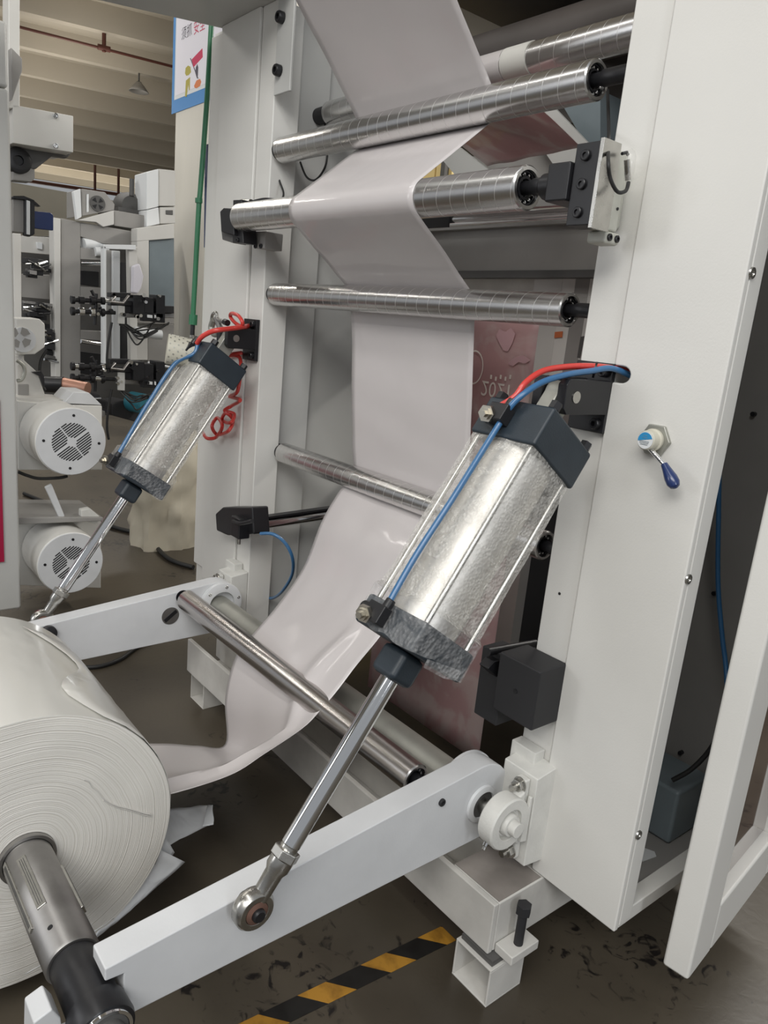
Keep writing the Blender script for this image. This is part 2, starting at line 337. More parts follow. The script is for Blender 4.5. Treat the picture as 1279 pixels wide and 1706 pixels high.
def thing(name, label, cat, loc, group=None):
    o = bpy.data.objects.new(name, None); COL.objects.link(o); o.location = loc; o.empty_display_size = 0.05
    o['label'] = label; o['category'] = cat
    if group: o['group'] = group
    WORLD[o.name] = Vector(loc); return o
def tag(o, label, cat, group=None, kind=None):
    o['label'] = label; o['category'] = cat
    if group: o['group'] = group
    if kind: o['kind'] = kind
    return o
def struct(o): o['kind'] = 'structure'; return o
X, Y, Z = Vector((1, 0, 0)), Vector((0, 1, 0)), Vector((0, 0, 1))
def bolt(parent, p, d, r=0.008, h=0.008, m='dull_steel', name='bolt'):
    p = Vector(p); u, v, d = frame_of(d); b = MB()
    b.lathe(p, d, [(-0.002, 0), (0, r), (h * 0.8, r), (h, r * 0.85), (h, r * 0.5), (h * 0.45, r * 0.48), (h * 0.45, 0)], 14)
    return obj(name, b, m, parent)
def hexnut(parent, p, d, r, h, m='dull_steel', bore=0.5, name='nut'):
    p = Vector(p); b = MB(); b.lathe(p, d, [(0, r * bore), (0, r), (h, r), (h, r * bore)], 6, True)
    return obj(name, b, m, parent, bevel=r * 0.08)

# ================================================================ THE HALL
struct(obj('floor', MB().box((-40, -7, -0.05), (5, 14, 0)), 'floor_paint'))
bd = Vector((0.226, 0.974, 0)).normalized(); bp_ = Vector((0.974, -0.226, 0))
# folded ceiling: slabs with a dropped rib between each two
cm = MB(); prof = []
k = -21.0
while k < 9.0:
    prof += [(k, 5.75), (k + 1.35, 5.62), (k + 1.42, 5.40), (k + 1.58, 5.40), (k + 1.63, 5.75)]; k += 1.75
rows = []
for t in (-12.0, 34.0):
    rows.append([Vector((-14.0, 4.5, 0)) + bp_ * a * 1.0 + bd * (t - 8) + Z * z for a, z in prof])
rows = [[Vector((-14, 3.5, 0)) + bp_ * (a + 3) + bd * t + Z * z for a, z in prof] for t in (-14.0, 18.0)]
cm.grid(rows)
struct(obj('ceiling', cm, 'ceiling_paint', smooth=False))
struct(obj('wall_far', MB().box((-37.2, -7, 0), (-37, 14, 6)), 'wall_paint'))
struct(obj('wall_back', MB().box((-37, 14, 0), (5, 14.2, 6)), 'plaster'))

# building column with the safety poster
pc = thing('building_column', 'square building column in dull beige metal cladding, partly behind the left machine post', 'column', (-4.75, 2.2, 0))
obj('column_shaft', MB().box((-5.64, 2.4, 0), (-4.7, 3.2, 5.6)), 'column_metal', pc, bevel=0.02)
PY = 2.394
ps = thing('safety_poster', 'white safety poster with blue border, flag and cartoon workers on the building column', 'poster', (-5.3, 2.399, 2.8))
zb0 = S(285, 190, 'y', PY).z; zi0 = S(293, 181, 'y', PY).z; xl = S(286, 150, 'y', PY).x
obj('backing', MB().box((xl, 2.3955, zb0), (-4.75, 2.3995, 4.2)), 'poster_blue', ps)
obj('printed_sheet', MB().box((xl + 0.045, 2.3945, zb0 + 0.085), (-4.80, 2.3955, 4.12)), 'label_white', ps)
obj('white_field', MB().box((xl + 0.065, 2.3935, zb0 + 0.11), (-4.82, 2.3945, 4.08)), 'poster_white', ps)
def flat(parent, name, px, m, val=2.3932, th=0.0003, ax='y'):
    return obj(name, MB().sight(px, ax, val, th), m, parent, smooth=False)
flat(ps, 'flag', [(319, 99), (337, 80), (337.5, 95), (322, 112)], 'poster_red')
flat(ps, 'flagpole', [(316.3, 97), (317.6, 96.5), (330.5, 131), (329, 131)], 'poster_ink')
flat(ps, 'worker_figure', [(309, 113), (313, 109), (317, 111), (318, 120), (314, 125), (310, 126), (308, 122)], 'poster_olive')
flat(ps, 'worker_figure', [(309.5, 134), (316.5, 128), (316, 149), (314.5, 151), (313.5, 141), (310.5, 161), (308, 161)], 'poster_olive')
flat(ps, 'worker_figure', [(326, 112), (328.5, 106), (330, 112), (329.5, 125), (328, 131), (325, 121)], 'poster_ink')
flat(ps, 'helmet', [(323, 143), (327, 134), (333, 131), (335, 136), (333, 143), (327, 147), (324, 146)], 'poster_orange')
def text_part(body, name, parent, m, org, ux, uz, size, th=0.0012):
    c = bpy.data.curves.new('txt', 'FONT'); c.body = body; c.size = size; c.extrude = 0; c.align_x = 'LEFT'; c.resolution_u = 4
    t = bpy.data.objects.new('txt', c); me = bpy.data.meshes.new_from_object(t)
    n = ux.cross(uz); pw = WORLD.get(parent.name, Vector())
    for vv in me.vertices: vv.co = Vector(org) + ux * vv.co.x + uz * vv.co.y + n * th - pw
    bpy.data.objects.remove(t); bpy.data.curves.remove(c)
    me.materials.clear(); me.materials.append(MATS[m]); o = bpy.data.objects.new(name, me); COL.objects.link(o); o.parent = parent; WORLD[o.name] = pw
    return o
o1 = S(302, 66, 'y', 2.3934); o2 = S(322, 57, 'y', 2.3934)
text_part('须抓', 'lettering', ps, 'poster_ink', o1, X, Z, 0.086, 0.0006)
text_part('安全', 'lettering', ps, 'poster_red', o2, X, Z, 0.092, 0.0006)

# sprinkler pipe and pendant lamp under the ceiling
sp_ = thing('sprinkler_pipe', 'thin rust-red sprinkler pipe hanging below the ceiling slabs', 'pipe', (-13.0, 3.2, 5.2))
a_, b_ = S(33, 45, 'z', 5.2), S(285, 110, 'z', 5.2); dd = (b_ - a_).normalized()
obj('main_pipe', MB().cyl(a_ - dd * 1.5, b_ + dd * 5, 0.02, n=10), 'pipe_red', sp_)
q_ = S(173, 80, 'z', 5.2)
obj('drop_pipe', MB().cyl(q_ - Z * 0.05, Vector((q_.x, q_.y, 5.7)), 0.03, n=10), 'pipe_red', sp_)
obj('pipe_tee', MB().cyl(q_ - dd * 0.09, q_ + dd * 0.09, 0.042, n=12), 'pipe_red', sp_)
sp2 = thing('sprinkler_pipe', 'dark pipe run low under the far ceiling, above the white blower cabinets', 'pipe', (-22, 5, 4.6))
a_, b_ = S(58, 303, 'z', 4.7), S(205, 325, 'z', 4.7); dd = (b_ - a_).normalized()
obj('main_pipe', MB().cyl(a_ - dd * 3, b_ + dd * 6, 0.05, n=8), 'pipe_red', sp2)
for u in (158, 197):
    q = S(u, 318 + (u - 158) * 0.15, 'z', 4.7); obj('drop_pipe', MB().cyl(q, Vector((q.x, q.y, 5.7)), 0.04, n=8), 'pipe_red', sp2)
lp = thing('pendant_lamp', 'small clear bell-shaped pendant lamp under the ceiling, unlit', 'lamp', S(231, 153, 'z', 5.1))
c_ = S(231, 153, 'z', 5.1)
obj('shade', MB().lathe(c_, Z, [(0, 0.17), (0.05, 0.13), (0.10, 0.09), (0.14, 0.05), (0.16, 0.04)], 20), 'back_gray', lp, solid=0.004)
obj('stem', MB().cyl(c_ + Z * 0.15, Vector((c_.x, c_.y, 5.75)), 0.015, n=8), 'dark_gray', lp)

# ================================================================ THE MACHINE: posts, plates, base
rp_ = thing('machine_post', 'white right-hand machine post with tall flat cover and open cable cabinet', 'machine frame', (-0.85, 1.5, 0.25))
col_bm = MB().box((-1.02, 1.36, 0.30), (-0.9315, 1.50, 2.95))
obj('column', col_bm, 'white_paint', rp_, bevel=0.003)
# cover with an oval cable hole
def cover_with_hole():
    y0, y1 = 1.352, 1.368; x0, x1, z0, z1 = -0.9285, -0.69, 0.254, 2.95
    hx, hz, hw, hh = -0.928, 1.452, 0.036, 0.017
    nb = 9; arc = [(hx + hw * 0.55 + math.sin(PI * i / nb) * hh * 1.2 if 0 < i < nb else hx + (hw * 0.55 if i in (0, nb) else 0), hz + math.cos(PI * i / nb) * hh) for i in range(nb + 1)]
    poly = [(x0, z0), (x1, z0), (x1, z1), (x0, z1), (x0, hz + hh)] + arc + [(x0, hz - hh)]
    return MB().prism([Vector((a, y0, b)) for a, b in poly], (0, y1 - y0, 0))
obj('cover_panel', cover_with_hole(), 'white_paint', rp_, bevel=0.004)
obj('side_flange', MB().box((-0.704, 1.369, 0.262), (-0.69, 1.415, 2.95)), 'white_paint', rp_, bevel=0.003)
obj('bottom_rail', MB().box((-0.73, 1.37, 0.254), (-0.692, 2.12, 0.292)), 'white_paint', rp_, bevel=0.003)
obj('cabinet_floor', MB().box((-1.0, 1.38, 0.256), (-0.73, 2.12, 0.264)), 'back_gray', rp_)
obj('cabinet_back', MB().box((-1.0, 2.12, 0.256), (-0.69, 2.14, 2.95)), 'back_gray', rp_)
obj('inner_side_plate', MB().box((-1.016, 1.51, 0.256), (-1.0, 2.12, 2.95)), 'back_gray', rp_)
obj('inner_divider', MB().box((-1.0, 1.90, 0.27), (-0.74, 1.915, 2.6)), 'back_gray', rp_)
obj('gearbox_cover', MB().box((-0.98, 1.72, 0.266), (-0.78, 1.88, 0.42)), 'blue_gray', rp_, bevel=0.01)
for (u, v) in ((1252, 455), (1146, 965), (1063, 1391)):
    p = S(u, v, 'x', -0.69); b = MB(); b.lathe(p + X * 0.0002, X, [(0, 0.011), (0.003, 0.010), (0.0032, 0.005), (0.001, 0.004), (0.001, 0)], 16)
    obj('screw', b, 'steel', rp_)
for (u, v, r) in ((932, 989, 0.0035),):
    p = S(u, v, 'y', 1.36); obj('threaded_hole', MB().cyl(p - Y * 0.001, p + Y * 0.003, r, n=12), 'black', rp_)
# open window door at the side
th_ = math.radians(7.0); du = Vector((-math.sin(th_), math.cos(th_), 0)); dn = Vector((math.cos(th_), math.sin(th_), 0))
D0 = Vector((-0.548, 1.432, 0.20))
door = obj('door', MB(), 'white_paint', rp_) if False else None
def dp(a, z, n): return D0 + du * a + Z * z + dn * n
def dbox(b, a0, a1, z0, z1, n0=-0.058, n1=0.0):
    return b.obox(dp((a0 + a1) / 2, (z0 + z1) / 2, (n0 + n1) / 2), du, Z, dn, (a1 - a0) / 2, (z1 - z0) / 2, (n1 - n0) / 2)
b = MB(); dbox(b, 0, 0.125, 0, 2.6); dbox(b, 0.5, 0.62, 0, 2.6); dbox(b, 0.1252, 0.4998, 0, 0.125); dbox(b, 0.1252, 0.4998, 2.4, 2.6)
dr = obj('door', b, 'white_paint', rp_, bevel=0.007)
obj('window_glass', dbox(MB(), 0.1253, 0.4997, 0.126, 2.399, -0.035, -0.029), 'reflection_brown', dr)
b = MB(); b.cyl(dp(0.60, 0.3, -0.075), dp(0.60, 0.5, -0.075), 0.014, n=12); b.box((-0.70, 1.99, 0.55), (-0.66, 2.05, 0.62)); obj('hinge', b, 'steel', dr)
b = MB(); b.cyl(dp(0.60, 1.6, -0.075), dp(0.60, 1.8, -0.075), 0.014, n=12); obj('hinge', b, 'steel', dr)

lp_ = thing('machine_post', 'white left-hand machine post behind the far cylinder and red coiled hose', 'machine frame', (-2.6, 1.5, 0.25))
obj('column', MB().box((-2.50, 1.36, 0.26), (-2.398, 1.46, 2.49)), 'white_paint', lp_, bevel=0.004)
obj('cover_panel', MB().box((-2.782, 1.352, 0.40), (-2.503, 1.366, 2.49)), 'white_paint', lp_, bevel=0.004)
obj('corner_strip', MB().box((-2.88, 1.36, 0.44), (-2.786, 1.372, 2.475)), 'white_paint', lp_, bevel=0.004)
obj('cabinet_back', MB().box((-2.88, 1.375, 0.26), (-2.502, 2.1, 2.49)), 'white_paint', lp_)
sidep = thing('side_plate', 'grey steel side plate carrying the left roller ends', 'side plate', (-2.41, 1.8, 0.3))
obj('plate', MB().box((-2.442, 1.462, 0.30), (-2.43, 1.60, 3.0)), 'gray_paint', sidep, bevel=0.002)
obj('recessed_plate', MB().box((-2.462, 1.601, 0.30), (-2.45, 2.08, 3.0)), 'gray_paint', sidep, bevel=0.002)
bp2 = thing('bolted_plate', 'small grey bolted joint plate at the top of the left post', 'bracket', (-2.33, 1.34, 2.3))
obj('plate', MB().box((-2.385, 1.35, 2.20), (-2.285, 1.3595, 2.75)), 'gray_paint', bp2, bevel=0.003)
for z in (2.268, 2.42, 2.60): bolt(bp2, (-2.352, 1.350, z), -Y, 0.018, 0.02, 'black')
hd = thing('top_hood', 'grey sheet metal hood overhead on top of the left post', 'hood', (-2.6, 1.2, 2.49))
hp = [Vector((-2.80, 1.375, 2.49)), Vector((-3.18, 0.25, 2.49)), Vector((-2.2, 0.25, 2.49)), Vector((-2.28, 1.375, 2.49))]
obj('hood_sheet', MB().prism(hp, (0, 0, 0.03)), 'gray_paint', hd, bevel=0.003)
obj('hood_beam', MB().box((-2.42, 0.25, 2.521), (-2.30, 1.45, 2.75)), 'gray_paint', hd, bevel=0.004)

bf = thing('base_frame', 'grey-white welded base beams running under the whole machine', 'base frame', (-1.6, 1.25, 0.1))
obj('cross_beam', MB().box((-2.535, 1.184, 0.118), (-0.892, 1.20, 0.252)).box((-2.535, 1.20, 0.118), (-1.06, 1.34, 0.13)).box((-2.535, 1.325, 0.131), (-1.06, 1.34, 0.25)), 'old_white', bf, bevel=0.003)
obj('beam_cap', MB().box((-1.042, 1.203, 0.2517), (-0.896, 1.35, 0.2535)), 'cap_brown', bf)
obj('side_beam', MB().box((-1.045, 1.2005, 0.118), (-0.892, 2.2, 0.2515)), 'old_white', bf, bevel=0.004)
obj('side_beam', MB().box((-2.60, 1.3405, 0.118), (-2.40, 2.2, 0.2515)), 'old_white', bf, bevel=0.004)
obj('web_plate', MB().box((-2.20, 1.201, 0.131), (-2.185, 1.324, 0.245)), 'old_white', bf)
obj('levelling_lug', MB().box((-0.891, 1.205, 0.118), (-0.838, 1.30, 0.142)), 'old_white', bf, bevel=0.003)
b = MB(); b.cyl((-0.86, 1.25, 0.105), (-0.86, 1.25, 0.225), 0.011, n=20); b.cyl((-0.86, 1.25, 0.225), (-0.86, 1.25, 0.25), 0.018, n=6); obj('levelling_bolt', b, 'black_matte', bf, bevel=0.001)
def tubefoot(loc, label):
    x, y = loc; t = thing('tube_foot', label, 'foot', (x, y, 0)); b = MB(); w2, t2 = 0.057, 0.005
    for (a, c, d, e) in ((-w2, w2, 0, t2), (-w2, w2, 0.103 - t2, 0.103), (-w2, -w2 + t2, t2, 0.103 - t2), (w2 - t2, w2, t2, 0.103 - t2)):
        b.box((x + a, y - 0.06, d), (x + c, y + 0.06, e))
    obj('square_tube', b, 'old_white', t, bevel=0.0015); b2 = MB().box((x - 0.05, y - 0.05, 0.1035), (x + 0.05, y + 0.05, 0.1175)); obj('packing_plate', b2, 'dark_gray', t)
tubefoot((-0.921, 1.23), 'open square steel tube used as a foot under the near beam corner')
tubefoot((-2.47, 1.26), 'white steel block foot on the floor under the left end of the base beam')

# ================================================================ ROLLERS
LX = -2.43
def roller(x0, x1, y, z, r, label, m='roller_al', rshaft=0.017, shaft_to=None, cap=True, balls=True, group=None, stub=0.04, name='guide_roller'):
    t = thing(name, label, 'roller', ((x0 + x1) / 2, y, z), group)
    c = Vector((x0, y, z)); Lh = x1 - x0
    b = MB().lathe(c, X, [(0.0, r * 0.72), (0, r - 0.002), (0.002, r), (Lh - 0.003, r), (Lh, r - 0.003), (Lh, r * 0.78), (Lh - 0.02, r * 0.78), (Lh - 0.02, 0.0)], 64)
    obj('shell', b, m, t, origin=((x0 + x1) / 2, y, z))
    b = MB().lathe(Vector((x1 - 0.018, y, z)), X, [(0, r * 0.76), (0.010, r * 0.76), (0.010, r * 0.69), (0.003, r * 0.67), (0.003, r * 0.54), (0.011, r * 0.52), (0.011, rshaft + 0.001), (0, rshaft + 0.001)], 40, True)
    bg = obj('bearing', b, 'black', t)
    if balls:
        bb = MB()
        for i in range(12):
            a = 2 * PI * i / 12 + 0.2; q = Vector((x1 - 0.011, y + math.cos(a) * r * 0.605, z + math.sin(a) * r * 0.605))
            bb.lathe(q - X * 0.0035, X, [(0, 0), (0.001, 0.0028), (0.0035, 0.004), (0.006, 0.0028), (0.007, 0)], 8)
        obj('ball_ring', bb, 'chrome', bg)
    e = shaft_to if shaft_to else x1 + stub
    b = MB().lathe(Vector((x1 - 0.017, y, z)), X, [(0, 0), (0, rshaft * 0.8), (0.03, rshaft * 0.8), (0.035, rshaft), (e - x1 + 0.017, rshaft), (e - x1 + 0.017, 0)], 28)
    obj('shaft', b, 'black', t)
    if cap: obj('end_cap', MB().lathe(Vector((LX + 0.0005, y, z)), X, [(0, 0), (0, r * 0.72), (x0 - LX - 0.001, r * 0.76), (x0 - LX - 0.001, 0)], 28), 'black_matte', t)
    return t
roller(-2.375, -1.11, 1.392, 2.043, 0.0405, 'long bright aluminium guide roller slanting across the top, white web passing behind it', shaft_to=-1.0)
roller(-2.352, -1.123, 1.238, 1.805, 0.044, 'bright aluminium tension roller with the white web wrapped over its front', shaft_to=-1.062, cap=False)
roller(-2.375, -1.096, 1.398, 1.577, 0.038, 'bright aluminium guide roller at mid height, nearly level in the picture', shaft_to=-1.021, rshaft=0.016)
roller(-2.375, -1.12, 1.469, 1.011, 0.038, 'bright aluminium guide roller running down behind the near wrapped cylinder')
roller(-2.33, -1.085, 1.080, 0.502, 0.0365, 'smooth dull steel roller held between the two swing arms', m='roller_plain', cap=False, shaft_to=-1.0605)
g = roller(-2.36, -1.03, 1.56, 2.192, 0.038, 'aluminium roller behind the top one with white tape wound round its middle')
obj('wound_tape', MB().lathe(Vector((-1.535, 1.56, 2.192)), X, [(0, 0.0381), (0, 0.040), (0.085, 0.040), (0.085, 0.0381)], 48), 'tape_white', g)
obj('wound_film', MB().lathe(Vector((-1.74, 1.56, 2.192)), X, [(0, 0.0381), (0, 0.039), (0.20, 0.0392), (0.20, 0.0381)], 48), 'paper', g)
br = thing('spreader_bar', 'thin polished bar behind the web-wrapped tension roller', 'bar', (-1.5, 1.6, 1.826))
obj('bar', MB().cyl((-2.4495, 1.6, 1.826), (-1.0165, 1.6, 1.826), 0.019, n=28), 'chrome', br)
obj('bar_end_block', MB().box((-1.87, 1.574, 1.802), (-1.72, 1.580, 1.850)), 'black', br)
tt = thing('torque_tube', 'thick grey-painted cross tube joining the two swing arms at their pivots', 'tube', (-1.7, 1.215, 0.44))
obj('tube', MB().cyl((-2.352, 1.215, 0.445), (-1.0605, 1.215, 0.445), 0.045, n=40), 'galv', tt)

# ================================================================ SWING ARMS
def swing_arm(x0, x1, label, left):
    t = thing('swing_arm', label, 'machine arm', ((x0 + x1) / 2, 1.215, 0.44))
    # outline in y-z: round nose at the pivot, long flat blade towards the roll
    py, pz, pr_ = 1.215, 0.443, 0.095
    pts = [(0.374, 0.338)]
    if left: pts = [(0.33, 0.33)]
    n = 14; a0, a1 = -PI / 2 - 0.06, PI / 2 + 0.06
    for i in range(n + 1):
        a = a0 + (a1 - a0) * i / n; pts.append((py + math.cos(a) * pr_, pz + math.sin(a) * pr_ * 1.04))
    pts += [(0.33, 0.455)] if left else [(0.3435, 0.455), (0.3435, 0.430), (0.374, 0.428)]
    b = MB().prism([Vector((x0, p[0], p[1])) for p in pts], (x1 - x0, 0, 0))
    return t, obj('arm_blade', b, 'arm_paint', t, bevel=0.003)
ra, _ = swing_arm(-1.06, -1.0, 'white right-hand swing arm in front, from the pivot bearing to the paper roll', False)
obj('pivot_boss', MB().lathe(Vector((-0.9995, 1.215, 0.443)), X, [(0, 0), (0, 0.047), (0.006, 0.045), (0.010, 0.034), (0.002, 0.0335), (0.002, 0)], 40), 'arm_paint', ra)
obj('pivot_bore', MB().lathe(Vector((-0.997, 1.215, 0.443)), X, [(0, 0), (0, 0.033), (0.0015, 0.033), (0.0015, 0)], 32), 'dark_gray', ra)
obj('pivot_shaft', MB().cyl((-0.995, 1.215, 0.443), (-0.9035, 1.215, 0.443), 0.0165, n=28), 'steel', ra)
bolt(ra, (-1.0, 1.081, 0.495), X, 0.009, 0.006, 'black_matte', 'set_screw')
obj('inner_boss', MB().lathe(Vector((-1.0755, 1.225, 0.447)), X, [(0, 0.046), (0, 0.088), (0.004, 0.091), (0.015, 0.091), (0.015, 0.046)], 48, True), 'arm_paint', ra)
la, _ = swing_arm(-2.416, -2.356, 'white left-hand swing arm beyond the paper roll, with slotted round cut-out', True)
obj('adjuster_pocket', MB().lathe(Vector((-2.3555, 1.032, 0.441)), X, [(0, 0), (0, 0.032), (0.001, 0.032), (0.001, 0)], 32), 'dull_steel', la)
obj('adjuster_slot', MB().obox(Vector((-2.3535, 1.032, 0.441)), X, (Y * 0.8 + Z * 0.6), (Z * 0.8 - Y * 0.6), 0.001, 0.027, 0.007), 'black', la)
obj('roller_socket', MB().lathe(Vector((-2.3555, 1.075, 0.507)), X, [(0, 0), (0, 0.024), (0.001, 0.024), (0.001, 0)], 28), 'black', la)
obj('roller_stub', MB().cyl((-2.354, 1.080, 0.502), (-2.331, 1.080, 0.502), 0.014, n=20), 'black', la)
obj('arm_knob', MB().lathe(Vector((-2.3555, 0.622, 0.455)), X, [(0, 0), (0, 0.026), (0.012, 0.026), (0.016, 0.02), (0.016, 0)], 24), 'black', la)
fl = MB().lathe(Vector((-2.3555, 1.222, 0.458)), X, [(0, 0), (0, 0.082), (0.016, 0.082), (0.022, 0.066), (0.022, 0.05), (0.004, 0.05), (0.004, 0)], 48)
flo = obj('tube_flange', fl, 'arm_paint', la, bevel=0.001)
for i in range(6):
    a = i * PI / 3 + 0.3; bolt(flo, (-2.337, 1.222 + 0.068 * math.cos(a), 0.458 + 0.068 * math.sin(a)), X, 0.006, 0.004, 'steel', 'flange_bolt')

# ================================================================ PIVOT BEARINGS ON THE POSTS
def pivot_bracket(x1, label, w=0.10):
    t = thing('bearing_bracket', label, 'bracket', (x1, 1.34, 0.42)); x0 = x1 - w
    obj('block', MB().prism([Vector((x1, 1.288, 0.302)), Vector((x1, 1.359, 0.292)), Vector((x1, 1.359, 0.545)), Vector((x1, 1.288, 0.535))], (-w * 0.85, 0, 0)), 'cast_white', t, bevel=0.003)
    obj('top_lug', MB().box((x0 + 0.004, 1.322, 0.50), (x1 - w * 0.35, 1.3585, 0.568)), 'cast_white', t, bevel=0.003)
    return t
pivot_bracket(-0.905, 'white block bracket bolted to the right post behind the pillow bearing', 0.12)
pivot_bracket(-2.40, 'white block bracket bolted to the left post beyond the far arm pivot', 0.12)
def pillow(xc, label):
    t = thing('pillow_block', label, 'bearing', (xc, 1.215, 0.443)); c = Vector((xc, 1.215, 0.443))
    b = MB().lathe(c - X * 0.022, X, [(0, 0.037), (0, 0.060), (0.004, 0.063), (0.040, 0.063), (0.044, 0.060), (0.044, 0.037)], 48, True)
    h = obj('housing', b, 'cast_white', t, bevel=0.001)
    obj('insert', MB().lathe(c - X * 0.012, X, [(0, 0.0175), (0, 0.0365), (0.020, 0.0365), (0.024, 0.031), (0.024, 0.028), (0.034, 0.026), (0.040, 0.024), (0.040, 0.0175)], 40, True), 'cast_white', t)
    obj('shaft_end', MB().cyl(c + X * 0.025, c + X * 0.046, 0.0172, n=32), 'cast_white', t, bevel=0.001)
    # foot with two ears reaching up and down, bolted on the bracket
    b = MB().box((xc - 0.024, 1.268, 0.318), (xc + 0.006, 1.287, 0.528))
    b.prism([Vector((xc - 0.022, 1.240, 0.385)), Vector((xc - 0.022, 1.268, 0.362)), Vector((xc - 0.022, 1.268, 0.505)), Vector((xc - 0.022, 1.240, 0.496))], (0.034, 0, 0))
    obj('foot', b, 'cast_white', t, bevel=0.005)
    obj('rib', MB().prism([Vector((xc + 0.012, 1.262, 0.378)), Vector((xc + 0.012, 1.284, 0.372)), Vector((xc + 0.012, 1.284, 0.49)), Vector((xc + 0.012, 1.276, 0.49)), Vector((xc + 0.012, 1.270, 0.43))], (0.009, 0, 0)), 'cast_white', t, bevel=0.002)
    for z in (0.512, 0.336):
        hexnut(t, (xc - 0.009, 1.2675, z), -Y, 0.016, 0.014, 'steel'); obj('washer', MB().lathe(Vector((xc - 0.009, 1.2679, z)), -Y, [(0, 0.009), (0, 0.0185), (0.002, 0.0185), (0.002, 0.009)], 24, True), 'steel', t)
        obj('stud', MB().cyl((xc - 0.009, 1.287, z), (xc - 0.009, 1.238, z), 0.008, n=16), 'steel', t)
    obj('grease_nipple', MB().lathe(c + Vector((0, -0.048, -0.040)), Vector((0.1, -0.6, -0.8)), [(0, 0.006), (0.008, 0.006), (0.010, 0.003), (0.016, 0.004), (0.018, 0)], 10), 'chrome', t)
    return t
pillow(-0.928, 'white cast pillow block bearing with grease nipple at the near arm pivot')
pillow(-2.46, 'white cast pillow block bearing behind the far arm pivot flange')

